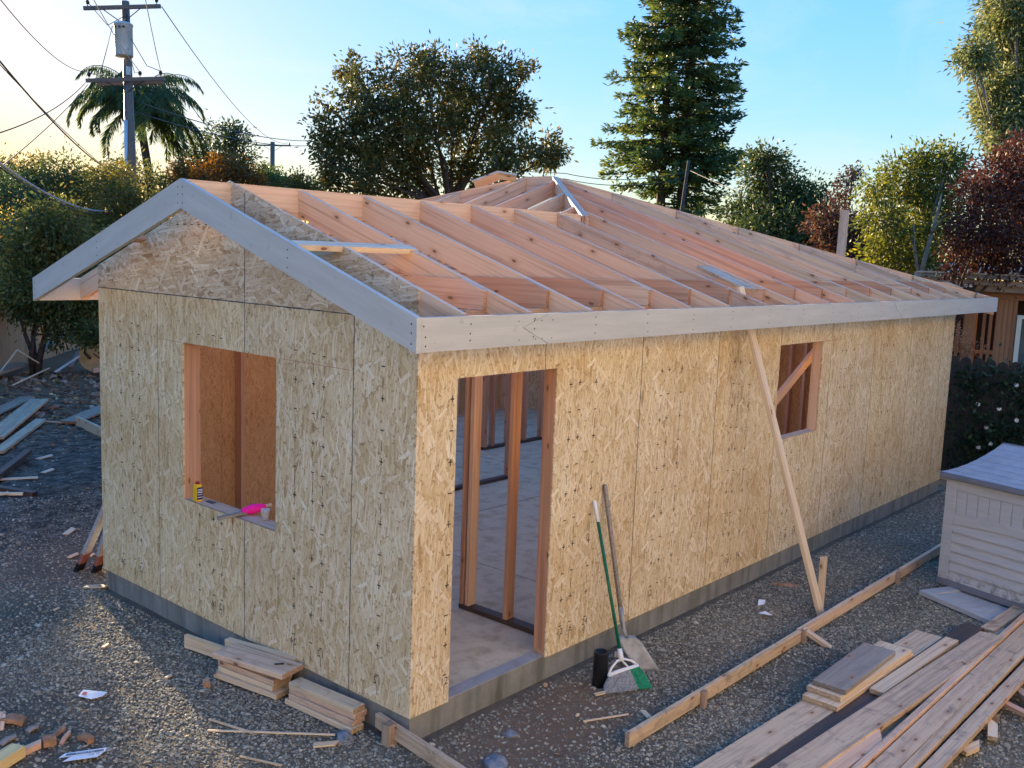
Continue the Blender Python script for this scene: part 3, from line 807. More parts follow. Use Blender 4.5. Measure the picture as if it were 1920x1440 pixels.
# far walls of the wide rear part
for k in range(7):
    a = .013+k*1.22; b = min(a+1.217, FL)
    if b-a > .2: plate('sheathing_panel', [(LN-.0055, a, BZ), (LN-.0055, b, BZ), (LN-.0055, b, HS), (LN-.0055, a, HS)], (1, 0, 0), .011, (0, 1, 0), M['osb'], house)
for k in range(3):
    a = 4.04+k*1.22; b = min(a+1.217, FL)
    plate('sheathing_panel', [(2.1, a, BZ), (2.1, b, BZ), (2.1, b, HS), (2.1, a, HS)], (1, 0, 0), .011, (0, 1, 0), M['osb'], house)

# far wall on the left, with a few open slits low down
fz = lambda x, z: (x, FL-.0055, z)
for k in range(7):
    a, b = 2.113+k*1.22, min(2.113+(k+1)*1.22-.006, LN-.012)
    if k == 3: polys = [rect(a, 5.80, BZ, HS, fz), rect(5.80, 6.12, BZ, .52, fz), rect(5.80, 6.12, .86, HS, fz), rect(5.87, 5.94, .52, .86, fz), rect(5.965, 6.02, .52, .86, fz), rect(6.045, 6.12, .52, .86, fz), rect(6.12, b, BZ, HS, fz)]
    else: polys = [rect(a, b, BZ, HS, fz)]
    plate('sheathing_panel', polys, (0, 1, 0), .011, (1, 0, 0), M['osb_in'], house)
# framing
T = .038
fir, red = M['fir'], M['fir_red']
def stud(x, y, ax, mat=red, z0=T, z1=2.494, w=.1):
    if ax == 'x': stick('stud', x, x+T, y, y+w, z0, z1, mat, house, 'z')     # wall along x
    else: stick('stud', x, x+w, y, y+T, z0, z1, mat, house, 'z')
Y0, Y1, GX1 = .0125, .1125, .1525
for a, b in ((.0125, DX1), (DX2, LN-.012)): stick('sole_plate', a, b, Y0, Y1, 0, T, M['fir_pink'] if a > 1 else red, house, 'x')
for z in (2.494, 2.5325): stick('top_plate', .0125, LN-.012, Y0, Y1, z, z+.0375, red, house, 'x')
stick('sole_plate', .0125, GX1, Y1+.001, WD-.013, 0, T, red, house, 'y')
for z in (2.494, 2.5325): stick('top_plate', .0125, .1125, Y1+.001, WD-.013, z, z+.0375, red, house, 'y')
stud(.0125, Y0, 'x'); stud(DX1-T-.002, Y0, 'x'); stud(DX2, Y0, 'x', M['fir_red']); stud(DX2+T+.001, Y0, 'x')
stick('header', DX1-T, DX2+T, Y0, Y1, DH+.002, DH+.24, red, house, 'x')
for x in (2.02, 2.63, 3.24, 3.85, 4.46): stud(x, Y0, 'x')
for x in (6.5, 7.1, 7.7, 8.3, 8.9, 9.5, 10.1): stud(x, Y0, 'x')
stud(WX1-T-.002, Y0, 'x'); stud(WX2+.001, Y0, 'x', M['fir'])
stick('sill', WX1, WX2, .0015, Y1, WZ1-T, WZ1, M['fir_pink'], house, 'x')
stick('header', WX1-T, WX2+T, Y0, Y1, WZ2+.002, WZ2+.2, red, house, 'x')
for y in (1.1, 1.4353-T-.002, 2.6628+.002, 3.24, 3.85): stud(.0125, y, 'y', red, w=.14)
stick('sill', .0015, GX1, GY1, GY2, GZ1-T, GZ1, M['fir_pink'], house, 'y')
stick('header', .0125, GX1, GY1-T, GY2+T, GZ2+.002, GZ2+.2, red, house, 'y')
for x in (.16, .75, 1.36, 1.97): stud(x, 3.915, 'x', w=.1)
stick('sole_plate', .0125, 2.1, 3.915, 4.015, 0, T, red, house, 'x')
for z in (2.494, 2.5325): stick('top_plate', .16, 2.1, 3.915, 4.015, z, z+.0375, red, house, 'x')
# rear left wall and the other outer walls: open studs
for i in range(13): stud(2.15+i*.62, FL-.1, 'x', M['fir'])
stick('sole_plate', 2.12, LN-.02, FL-.1, FL, 0, T, red, house, 'x'); stick('top_plate', 2.12, LN-.02, FL-.1, FL, 2.494, 2.57, red, house, 'x')
for i in range(12): stud(LN-.115, .3+i*.61, 'y', red)
for i in range(6): stud(2.115, 4.2+i*.61, 'y', red)
# inner partitions
WET = M['wet']
stick('sole_plate', 1.612, 1.704, .135, 1.135, 0, T, WET, house, 'y')
for y in (1.095, 1.03, .61, .14): stud(1.614, y, 'y', M['fir_red'] if y != 1.03 else M['fir'], w=.09)
stick('top_plate', 1.612, 1.704, .115, 1.135, 2.494, 2.57, red, house, 'y')
stick('sole_plate', 2.2, 5.5, 3.95, 4.04, 0, T, WET, house, 'x')
for x in (2.25, 2.65, 3.06, 3.47, 3.87, 4.28, 4.66, 4.72, 5.45): stud(x, 3.95, 'x', w=.09)
stick('top_plate', 2.2, 5.5, 3.95, 4.04, 2.494, 2.57, red, house, 'x')
stick('sole_plate', 6.55, 8.6, 5.42, 5.51, 0, T, WET, house, 'x')
for x in (6.58, 6.75, 7.1, 7.5, 7.9, 8.3): stud(x, 5.42, 'x', w=.09)
stick('top_plate', 6.2, 8.6, 5.42, 5.51, 2.494, 2.57, red, house, 'x')
stick('sole_plate', 8.05, 8.14, .115, 3.9, 0, T, WET, house, 'y')
for i in range(19): stud(8.05, .15+i*.2, 'y', M['fir_red'], w=.09)
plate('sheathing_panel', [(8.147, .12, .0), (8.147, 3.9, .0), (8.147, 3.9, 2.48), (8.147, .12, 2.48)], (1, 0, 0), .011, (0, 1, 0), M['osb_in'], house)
stick('top_plate', 8.05, 8.14, .115, 3.9, 2.494, 2.57, red, house, 'y')
board('diagonal_brace', (4.9, .21, 1.33), (6.35, .21, 2.1), .09, T, M['fir_red'], house)

# roof: rafters, ridge, hips, jacks, ceiling joists
XR = [.031, .613, 1.254, 1.894, 2.532, 3.137, 3.80, 4.47, 5.126, 5.773, 6.398, 7.069, 7.735, 8.405, 9.05, 9.703, 10.45]
PD = .20
PX, PY, PZ = 5.8, 3.7, zr(3.7)
FX_, FY_ = 4.2, 1.978
QY = 4.15
sx = (1, 0, 0)
woods = [M['fir'], M['fir'], M['fir_red'], M['fir'], M['fir_pale'], M['fir']]
def top_y(x):
    if x <= FX_: return RY-.02
    if x <= PX: return FY_+(x-FX_)*(PY-FY_)/(PX-FX_)-.03
    return PY-(x-PX)*.829-.03
for i, x in enumerate(XR):
    y0, y1 = EY+.039, top_y(x)
    w = [M['fir'], M['fir'], M['fir'], M['fir'], M['fir'], M['fir'], M['fir_pink'], M['fir'], M['fir'], M['fir'], M['fir_pale'], M['fir_pink'], M['fir_pale'], M['fir_pink'], M['fir_pink'], M['fir_pale'], M['fir']][i]
    plate('rafter', [(x, y0, zr(y0)-.004), (x, y1, zr(y1)-.004), (x, y1, zr(y1)-PD), (x, y0, zr(y0)-PD+.012)], sx, T, (0, 1, K), w, house)
for i, x in enumerate(XR[:7]):
    y1 = 2*RY-EY-.039
    if x > 2.0: y1 = min(y1, RY+((PX-x)*.357-.559)/K)
    y0 = RY+.02
    plate('rafter', [(x, y0, zl(y0)-.004), (x, y1, zl(y1)-.004), (x, y1, zl(y1)-PD), (x, y0, zl(y0)-PD)], sx, T, (0, 1, -K), fir, house)
# fly rafter end of ridge
board('ridge_board', (-.35, RY, RZ-.12), (FX_-.02, RY, RZ-.12), .235, T, M['fir'], house)
ridge2 = board('ridge_board', (PX, PY, PZ-.12), (PX, QY, PZ-.12), .24, T, M['fir'], house)
def beam(name, a, b, d, mat, n):
    a, b = V(a), V(b)
    return plate(name, [a, b, b-V((0, 0, d)), a-V((0, 0, d))], n, T, b-a, mat, house)
hx = V((PX-FX_, PY-FY_, 0)).normalized()
beam('hip_rafter', (FX_, FY_, zr(FY_)), (PX, PY, PZ), .26, M['fir'], (-hx.y, hx.x, 0))
beam('hip_rafter', (FX_+.0, FY_-.045, zr(FY_)-.004), (PX+.0, PY-.045, PZ-.008), .24, M['fir'], (-hx.y, hx.x, 0))
ex, ey = 10.70, EY+.04
h2 = V((ex-PX, ey-PY, 0)).normalized()
beam('hip_rafter', (PX, PY, PZ), (ex, ey, EZ), .24, M['fir_pink'], (-h2.y, h2.x, 0))
beam('hip_rafter', (PX, QY, PZ), (PX-3.75, QY+3.75, PZ-3.75*.357), .24, M['fir'], (.7071, .7071, 0))
beam('hip_rafter', (PX, QY, PZ), (10.6, QY+4.0, EZ+.03), .24, M['fir'], (-.64, .77, 0))
beam('valley_rafter', (FX_+.02, RY+.02, RZ-.01), (2.0, 4.38, EZ+.01), .22, M['fir'], (.73, .68, 0))
zh = lambda x: PZ-.357*(PX-x)
for i, y in enumerate((2.36, 2.93, 3.54, 4.15, 4.75, 5.35, 5.95)):
    xh = PX-(PY-y)*(PX-FX_)/(PY-FY_) if y < PY else (PX if y <= QY else PX-(y-QY))
    xh -= .025
    xv = PX-(.559+K*(y-RY))/.357 if y < 4.4 else 2.0-.35
    if xh-xv < .15: continue
    plate('jack_rafter', [(xv, y, zh(xv)-.004), (xh, y, zh(xh)-.004), (xh, y, zh(xh)-PD), (xv, y, zh(xv)-PD)], (0, 1, 0), T, (1, 0, .357), [M['fir'], M['fir_pink'], M['fir']][i % 3], house)
for i, x in enumerate(XR[1:]):
    x -= .0395; z0, z1 = 2.572, 2.768
    ye = WD-.02 if x < 2.1 else FL-.02
    yc = (z1-EZ)/K+EY
    if x < 2.1: poly = [(x, .0, z0), (x, .0, zr(0)-.008), (x, yc, z1-.004), (x, WD-yc, z1-.004), (x, WD, zl(WD)-.008), (x, WD, z0)]
    else: poly = [(x, .0, z0), (x, .0, zr(0)-.008), (x, yc, z1-.004), (x, ye, z1-.004), (x, ye, z0)]
    plate('ceiling_joist', poly, sx, T, (0, 1, 0), M['fir_red'] if i % 3 else M['fir'], house)
# lookouts of the gable overhang
for y, zz, s in ((.77, zr(.77), 1), (3.25, zl(3.25), -1)):
    board('lookout', (-.35, y, zz-.018), (.66, y, zz-.018), .036, .09, M['fir_pale'] if s > 0 else red, house, up=(0, -K*s, 1))
# painted fascia
pm = M['primed']; OG = -.3885
rk = .205
ridge_cut = RY
fr = plate('rake_board', [(OG+.019, EY, EZ), (OG+.019, RY-.001, RZ), (OG+.019, RY-.001, RZ-rk), (OG+.019, EY, EZ-rk+.008)], sx, T, (0, 1, K), pm, house)
fl = plate('rake_board', [(OG+.019, RY+.001, RZ), (OG+.019, 2*RY-EY, EZ), (OG+.019, 2*RY-EY, EZ-rk+.008), (OG+.019, RY+.001, RZ-rk)], sx, T, (0, 1, -K), pm, house)
fe = lambda x, z: (x, EY+.019, z)
z0, z1 = 2.3815, 2.5735; zm = (z0+z1)/2+.015
x0 = OG+T+.001
segs = [[fe(x0, z0), fe(.755, z0), fe(.50, zm), fe(.755, z1), fe(x0, z1)],
        [fe(.762, z0), fe(7.05, z0), fe(6.83, zm), fe(6.76, z1), fe(.762, z1), fe(.507, zm)],
        [fe(7.057, z0), fe(10.735, z0), fe(10.735, z1), fe(6.768, z1), fe(6.838, zm)]]
fas = [plate('fascia_board', s, (0, 1, 0), T, (1, 0, 0), pm, house) for s in segs]
plate('fascia_board', [(x0, 2*RY-EY-.019, z0), (1.98, 2*RY-EY-.019, z0), (1.98, 2*RY-EY-.019, z1), (x0, 2*RY-EY-.019, z1)], (0, 1, 0), T, (1, 0, 0), pm, house)
board('fascia_board', (10.75, EY+.04, zm-.01), (10.75, 8.2, zm-.01), .19, T, pm, house)
# nail heads on the painted boards
bm = bmesh.new()
def disc(bm, c, n, r, k=6):
    n = V(n); a = n.cross(V((0, 0, 1))).normalized(); b = n.cross(a)
    bm.faces.new([bm.verts.new(V(c)+a*math.cos(6.283*i/k)*r+b*math.sin(6.283*i/k)*r) for i in range(k)])
for i, x in enumerate([-.33]+XR[:13]):
    for dz in (.04, .095, .15): disc(bm, (x+R.uniform(-.012, .012), EY-.0012, z0+dz+R.uniform(-.012, .012)), (0, -1, 0), .006)
for x in (.47, .62, .69, .80):
    for dz in (.035, .15): disc(bm, (x+R.uniform(-.01, .01), EY-.0012, z0+dz), (0, -1, 0), .005)
for s in (1, -1):
    for y in (EY+.04, .78, RY-.03):
        for dz in (.05, .10, .16): disc(bm, (OG-.0012, y if s > 0 else 2*RY-y, zr(y)-dz), (-1, 0, 0), .006)
bm_obj('nail_heads', bm, M['nail'], house)
# ------------------------------------------------------------------ props round the house
def single(o, label, cat, group=None): return tagobj(o, label, cat, group)
# leaning brace and its stake
b = thing('leaning_brace', 'long two by four leaning from the gravel up under the eave fascia', 'brace', (4.22, -.88, GZ))
board('board', (4.235, -.90, -.24), (3.90, -.03, 2.72), .089, .038, M['fir_pale'], b, up=(1, 0, 0), bevel=.003)
s = board('wooden_stake', (4.33, -.83, -.3), (4.40, -.80, .30), .085, .036, M['fir_pale'], None, up=(1, 0, 0), bevel=.003)
single(s, 'short wooden stake standing against the foot of the leaning brace', 'stake')
rb = board('weathered_board', (4.13, -.03, 2.685), (4.20, .52, 2.872), .22, .034, M['fir_dirty'], None, up=(1, 0, 0), bevel=.003)
single(rb, 'grey weathered board lying across the roof joists above the eave', 'board')
hb = thing('scrap_block', 'short plank offcut propped on the left hip of the roof', 'offcut', (5.5, 4.33, 3.93))
board('board', (5.30, 4.60, 3.80), (5.52, 4.36, 3.935), .13, .036, M['fir'], hb, up=(-.6, -.6, 1))
board('board', (5.50, 4.37, 3.935), (5.66, 4.20, 3.905), .1, .036, M['fir_pale'], hb, up=(-.6, -.6, 1))
# form boards with stakes
def form(name, label, runs, stakes, kick=None, zt=-.08, sd=(0, -1)):
    t = thing(name, label, 'form board', (runs[0][0][0], runs[0][0][1], GZ), 'form boards staked in the gravel')
    for i, (a, b) in enumerate(runs):
        board('board', (a[0], a[1], zt-.045), (b[0], b[1], zt-.045), .095, .038, M['fir_pink'] if i % 2 else M['fir_dirty'], t, bevel=.003)
    for (x, y) in stakes:
        k = .042
        board('stake', (x+sd[0]*k, y+sd[1]*k, -.36), (x+sd[0]*k+R.uniform(-.01, .01), y+sd[1]*k, zt+.012), .04 if sd[1] else .07, .07 if not sd[1] else .038, M['old_board'], t, up=(1, 0, 0) if sd[1] else (0, 1, 0), bevel=.003)
    if kick: board('kicker', kick[0], kick[1], .036, .06, M['fir_pale'], t, bevel=.003)
    return t
form('form_board', 'long staked form board running along the gravel in front of the long wall', [((.95, -1.02), (3.455, -1.03)), ((3.465, -1.015), (7.35, -1.03))], [(1.84, -1.02), (3.475, -1.02), (5.66, -1.02)], ((3.50, -1.04, -.075), (3.56, -1.30, -.21)))
form('form_board', 'short staked form board jutting from the near corner of the foundation', [((-.02, .28), (-.20, -1.25))], [(-.035, .10)], None, -.06, (-1, 0))
form('form_board', 'far form board showing between the house corner and the storage box', [((10.9, -1.6), (10.75, 1.0))], [(10.87, -.9)], None, -.03, (-1, 0))

# offcut stacks by the gable wall
def block(name, label, c, ang, L, w, h, mat, z, group, tilt=0, bevel=.004):
    a = math.radians(ang); d = V((math.cos(a), math.sin(a), tilt))
    o = board(name, V((c[0], c[1], z))-d*L/2, V((c[0], c[1], z))+d*L/2, h, w, mat, None, bevel=bevel)
    return single(o, label, 'offcut', group)
gp = 'offcuts stacked beside the gable wall'
zt = -.185
names = ['bottom block of the left offcut stack, pale and lying on gravel', 'second block from the bottom of the left offcut stack', 'third block up in the left offcut stack, rough split edge', 'fourth block up in the left offcut stack, reddish and set back', 'wide pink top plank of the left offcut stack with a dark nail']
spec = [(-.20, 1.40, 100, .62, .19, .038), (-.185, 1.42, 98, .56, .18, .038), (-.18, 1.42, 98, .57, .18, .038), (-.16, 1.46, 97, .48, .16, .038), (-.20, 1.36, 102, .66, .215, .040)]
z = zt+.019
for nme, (x, y, an, L, w, h), mt in zip(names, spec, ('fir_pale', 'fir_pale', 'fir_pink', 'fir', 'fir_pink')):
    block('offcut', nme, (x, y), an, L, w, h, M[mt], z+.012, gp); z += .041
single(tube('bent_nail', [(-.19, 1.17, z+.004), (-.14, 1.13, z+.006)], .006, M['nail'], None, 6), 'dark nail lying on the top plank of the left offcut stack', 'nail')
block('offcut', 'pale board standing on edge behind the left stack against the foundation', (-.14, 1.95), 100, .72, .034, .105, M['fir_pale'], -.12, gp)
block('offcut', 'long knotty offcut resting against the foundation above the left stack', (-.055, 1.52), 99, .72, .055, .055, M['fir_pale'], -.008, gp, -.05)
names = ['bottom block of the right offcut stack, pale edge on the gravel', 'second block from the bottom of the right offcut stack', 'third block up in the right offcut stack, pink edge', 'splintered grey topped block on top of the right offcut stack']
z = zt+.019
for nme, dx, mt, L in zip(names, (-.02, .0, .01, .0), ('fir_pale', 'fir_pink', 'fir_pink', 'fir_dirty'), (.66, .62, .63, .62)):
    block('offcut', nme, (-.125+dx, .68), 95+dx*60, L, .11, .038, M[mt], z+.004, gp); z += .0405
rk1 = bmesh.new(); bmesh.ops.create_icosphere(rk1, subdivisions=3, radius=1)
def rock(name, label, c, s, mat, seed, group=None):
    bm = bmesh.new(); bmesh.ops.create_icosphere(bm, subdivisions=3, radius=1)
    for v in bm.verts:
        n = noise.noise(v.co*1.3+V((seed, 0, 0)))*.35+noise.noise(v.co*3.1+V((0, seed, 0)))*.15
        q = v.co*(1+n); v.co = V((q.x*s[0], q.y*s[1], max(-.6, q.z)*s[2]))
    o = bm_obj(name, bm, mat, None, Matrix.Translation((c[0], c[1], gz(c[0], c[1])+s[2]*.3)) @ Matrix.Rotation(seed, 4, 'Z'))
    return single(o, label, 'rock', group)
rk1.free()
rock('rock', 'blue grey rock at the foot of the right offcut stack', (-.24, .335), (.075, .05, .04), M['rock'], 1.0)
rock('rock', 'round grey rock in the dirt before the door', (.56, -.38), (.05, .04, .028), M['rock'], 2.3)
rock('rock', 'larger grey rock half buried at the bottom edge of the gravel', (.22, -.55), (.10, .075, .04), M['rock'], 4.1)
rock('rock', 'flat brown stone on the gravel beyond the leaning brace', (4.75, -.28), (.13, .05, .018), M['bark_chunk'], 5.2)
bx = board('cube_offcut', (-.455, 1.60, -.165), (-.43, 1.655, -.165), .042, .042, M['fir_red'], None); single(bx, 'tiny square wood block on the gravel left of the offcut stack', 'offcut')

# pieces on the window sill
bt = thing('marking_chalk_bottle', 'yellow square bottle with red cap on the gable window sill', 'bottle', (.045, 2.535, .90))
bm = bmesh.new()
def rrect(bm, c, hx, hy, z, k=.25):
    pts = [(-hx, -hy*(1-k)), (-hx*(1-k), -hy), (hx*(1-k), -hy), (hx, -hy*(1-k)), (hx, hy*(1-k)), (hx*(1-k), hy), (-hx*(1-k), hy), (-hx, hy*(1-k))]
    return [bm.verts.new((c[0]+x, c[1]+y, z)) for x, y in pts]
prev = None
for s_, z_ in ((.9, .901), (1, .906), (1, 1.02), (.85, 1.032), (.55, 1.038)):
    ring = rrect(bm, (.045, 2.535), .026*s_, .034*s_, z_)
    if prev:
        for i in range(8): bm.faces.new((prev[i], prev[(i+1) % 8], ring[(i+1) % 8], ring[i]))
    else: bm.faces.new(ring[::-1])
    prev = ring
bm.faces.new(prev); bmesh.ops.recalc_face_normals(bm, faces=bm.faces)
bm_obj('body', bm, M['yellow_plastic'], bt)
lathe('cap', (.045, 2.535, 1.036), (0, 0, 1), [(.016, 0), (.0165, .018), (.014, .021)], M['red_plastic'], bt, 14)
lb = box('label', (.021, 2.4995, .918), (.069, 2.5008, 1.016), M['navy'], bt)
for zz, hh in ((.995, .006), (.985, .004), (.972, .007), (.955, .004), (.934, .005)): box('print_line', (.026, 2.4985, zz), (.066, 2.4994, zz+hh), M['paper'], lb)
single(box('phone', (.075, 2.38, .9005), (.115, 2.47, .9085), M['slate'], None, .002), 'small dark glassy card lying on the sill beside the yellow bottle', 'phone')
st = thing('chalk_reel', 'wooden handle wound with bright pink string lying over the sill edge', 'string reel', (.05, 1.95, .90))
board('handle', (-.115, 2.0, .897), (.10, 1.93, .925), .022, .045, M['weathered'], st, bevel=.003)
bm = bmesh.new()
pts, rad = [], []
a, b2 = V((.055, 1.945, .932)), V((.235, 1.885, .955))
for i in range(41):
    f = i/40; pts.append(a.lerp(b2, f)); rad.append((.012+.024*math.sin(math.pi*min(1, f*1.02))**.7)*(1+.05*(i % 2)))
tube_bm(bm, pts, rad, 14); bmesh.ops.recalc_face_normals(bm, faces=bm.faces)
bm_obj('pink_string', bm, M['pink_cord'], st, None, True)
board('tip', (.22, 1.89, .955), (.275, 1.87, .963), .02, .02, M['fir_pale'], st)
tube('loose_string', [(-.0, 1.965, .905), (-.008, 1.965, .885), (-.006, 1.972, .855), (-.005, 1.968, .84)], .003, M['chalk_red'], st, 5)
cp = thing('plastic_cup', 'small whitish plastic cup on the sill right of the pink string', 'cup', (.125, 1.735, .90))
lathe('wall', (.125, 1.735, .901), (0, 0, 1), [(.026, 0), (.034, .075), (.036, .08), (.0335, .08), (.025, .006)], M['clear_cup'], cp, 18)

# broom, shovel and pipe by the door
br = thing('broom', 'angled broom with green pole leaning on the long wall beside the door', 'broom', (1.7, -.50, GZ))
P0, P1 = V((1.713, -.425, .055)), V((1.862, -.018, 1.10))
ax = (P1-P0).normalized()
tube('pole', [P0, P0.lerp(P1, .86)], .0125, M['green_paint'], br, 10)
tube('grip', [P0.lerp(P1, .855), P0.lerp(P1, .99), P1], [.015, .015, .010], M['white_plastic'], br, 10)
tube('socket', [P0-ax*.06, P0+ax*.03], [.021, .017], M['white_plastic'], br, 10)
# broom head plane: sideways direction roughly along the visible width
U = V((.86, -.50, .0)).normalized()
Bc = P0-ax*.10
tube('frame', [Bc+U*-.125+ax*-.055, Bc+U*-.09+ax*.0, Bc+U*-.035+ax*.045, Bc+U*.02+ax*.055, Bc+U*.08+ax*.035, Bc+U*.125+ax*-.005], .009, M['white_plastic'], br, 8)
tube('frame', [Bc+U*-.125+ax*-.055, Bc+U*-.06+ax*-.035, Bc+U*.03+ax*-.02, Bc+U*.125+ax*-.005], [.015, .016, .016, .015], M['white_plastic'], br, 8)
tube('frame', [Bc+U*.0+ax*.05, Bc+U*.05+ax*-.015], .007, M['white_plastic'], br, 6)
def bristles(name, f0, f1, mat, n, seed):
    r = random.Random(seed); bm = bmesh.new(); Nn = U.cross(ax).normalized()
    for i in range(n):
        f = r.uniform(f0, f1); a = Bc+U*(-.125+.25*f)+ax*(-.06+.055*f)+Nn*r.uniform(-.014, .014)
        e = Bc+U*(-.19+.37*f+r.uniform(-.006, .006))-ax*.22+Nn*r.uniform(-.02, .02)
        e.z = gz(1.68, -.5)+.008+r.uniform(0, .02)
        w = U*.0016; m = a.lerp(e, .5)+U*(f-.5)*.02
        vs = [bm.verts.new(p) for p in (a-w, a+w, m+w, m-w)]; bm.faces.new(vs)
        v2 = [bm.verts.new(p) for p in (e+w, e-w)]; bm.faces.new((vs[3], vs[2], v2[0], v2[1]))
    return bm_obj(name, bm, mat, br)
bristles('bristles', 0, .70, M['grey_bristle'], 1500, 1); bristles('bristles', .70, 1, M['green_bristle'], 650, 2)
sh = thing('shovel', 'old flat shovel with grey wooden handle leaning behind the broom', 'shovel', (2.08, -.35, GZ))
S1, S0 = V((1.99, -.014, 1.205)), V((2.035, -.215, .145))
tube('handle', [S1, S1.lerp(S0, .02), S1.lerp(S0, .7), S0], [.014, .0185, .019, .019], M['ash_wood'], sh, 10)
tube('socket', [S0+(S1-S0).normalized()*.12, S0, S0+V((-.004, -.024, -.06)), S0+V((-.012, -.06, -.11))], [.021, .021, .019, .014], M['shovel_steel'], sh, 10)
bm = bmesh.new(); rows = []; W2 = V((.72, -.69, 0))
for i in range(9):
    f = i/8; c = V((2.018, -.255, .055)).lerp(V((2.065, -.455, -.195)), f)
    w = (.06+.030*min(1, f*5))*(1+.06*f)
    rows.append([bm.verts.new(c+W2*w*s_+V((-.25, -.5, .25))*(.028*s_*s_*(1-f*.4))) for s_ in (-1, -.66, -.33, 0, .33, .66, 1)])
for a, b3 in zip(rows, rows[1:]):
    for i in range(6): bm.faces.new((a[i], a[i+1], b3[i+1], b3[i]))
bmesh.ops.recalc_face_normals(bm, faces=bm.faces)
bl = bm_obj('blade', bm, M['shovel_steel'], sh, None, True)
md = bl.modifiers.new('thickness', 'SOLIDIFY'); md.thickness = .004
o = lathe('drain_pipe', (1.60, -.335, -.3), (0, 0, 1), [(.056, 0), (.056, .365), (.055, .372), (.048, .372), (.047, .2)], M['black_plastic'], None, 24)
single(o, 'black plastic pipe stub standing in the dirt left of the broom', 'pipe')

# lumber pile at the lower right
gp = 'planks in the lumber pile'
def plank(label, a, b, w, h, z, mat, bevel=.004, bow=0, cut=None, zb=None):
    o = board('plank', (a[0], a[1], z), (b[0], b[1], zb if zb is not None else z), h, w, mat, None, bevel=bevel, bow=bow, cut=cut)
    return single(o, label, 'plank', gp)
plank('wide stained plank at the left edge of the lumber pile under the three short boards', (.35, -1.60), (4.28, -1.82), .235, .040, -.125, M['fir_dirty'])
plank('pale short board with ring grain, lowest of the three on the wide plank', (2.28, -1.72), (3.64, -1.77), .26, .038, -.083, M['fir_pale'])
plank('brown short board in the middle of the three on the wide plank', (2.36, -1.71), (3.60, -1.77), .255, .038, -.043, M['fir_pale'])
plank('grey weathered short board topping the three on the wide plank', (2.40, -1.73), (3.37, -1.725), .245, .038, -.003, M['weathered'])
plank('wet dark brown plank between the wide plank and the notched one', (.45, -1.83), (4.78, -2.03), .17, .04, -.122, M['wet'])
plank('short pale nailed board lying on the wet dark plank', (2.735, -1.945), (4.19, -2.02), .105, .038, -.080, M['fir_pale'])
# broken plank with a notch
dA, dB = V((1.02, -2.00, -.06)), V((4.50, -2.255, -.06)); dd = (dB-dA).normalized(); sd = V((-dd.y, dd.x, 0))
L = (dB-dA).length
pt = lambda s_, w_: dA+dd*s_+sd*w_
o = plate('plank', [[pt(0, .1), pt(0, -.10), pt(2.45, -.105), pt(2.62, -.09), pt(2.66, -.045), pt(2.2, .02), pt(2.2, .1)],
                    [pt(2.2, .1), pt(2.2, .022), pt(2.68, -.04), pt(2.66, -.10), pt(L, -.085), pt(L-.03, .098)]], (0, 0, 1), .040, dd, M['fir_dirty'])
single(o, 'long plank with a split and notch broken from its right edge', 'plank', gp)
plank('short reddish plank end with a slanted tip at the bottom of the pile', (.9, -2.12), (2.10, -2.215), .13, .04, -.075, M['fir'], cut=.22)
plank('brown plank sunk beneath the notched plank in the lumber pile', (1.0, -2.18), (4.95, -2.24), .16, .038, -.14, M['fir_dirty'])
plank('narrow stained two by four on edge right of the notched plank', (.9, -2.27), (5.7, -2.32), .045, .09, -.09, M['fir_pink'])
plank('broad mouldy plank with green grey stains toward the right of the pile', (.8, -2.37), (5.6, -2.425), .14, .04, -.085, M['fir_dirty'])
plank('mouldy two by four lying tight along the broad mouldy plank', (.8, -2.478), (5.3, -2.515), .06, .04, -.088, M['fir_dirty'])
plank('clean pink plank on the right edge of the lumber pile', (.8, -2.575), (5.0, -2.625), .095, .042, -.10, M['fir_dirty'])
plank('pale plank at the far end of the pile near the storage box', (4.75, -2.14), (5.6, -2.20), .12, .038, -.12, M['fir_dirty'])
for x in (1.8, 3.1, 4.3):
    o = board('bearer', (x, -1.66, -.175), (x+.05, -2.66, -.175), .05, .06, M['old_board'], None)
    single(o, {1.8: 'nearest rough bearer under the lumber pile', 3.1: 'middle rough bearer under the lumber pile', 4.3: 'farthest rough bearer under the lumber pile'}[x], 'bearer', 'bearers under the lumber pile')
for i, (lab, x, y, an, L, mt) in enumerate((('pale splintered scrap poking from under the pink plank', 2.88, -2.69, 15, .24, 'fir_pale'), ('chunky pale scrap on the black soil below the pile', 2.50, -2.66, -20, .17, 'fir_pale'), ('long scrap beside the lumber pile near the right edge', 3.62, -2.72, 40, .3, 'old_board'), ('reddish scrap on the dark soil right of the pile', 3.36, -2.70, 70, .2, 'fir_red'))):
    a = math.radians(an); o = board('scrap', (x-math.cos(a)*L/2, y-math.sin(a)*L/2, -.15), (x+math.cos(a)*L/2, y+math.sin(a)*L/2, -.14), .03, .06, M[mt], None, cut=.08)
    single(o, lab, 'scrap', 'scraps by the lumber pile')

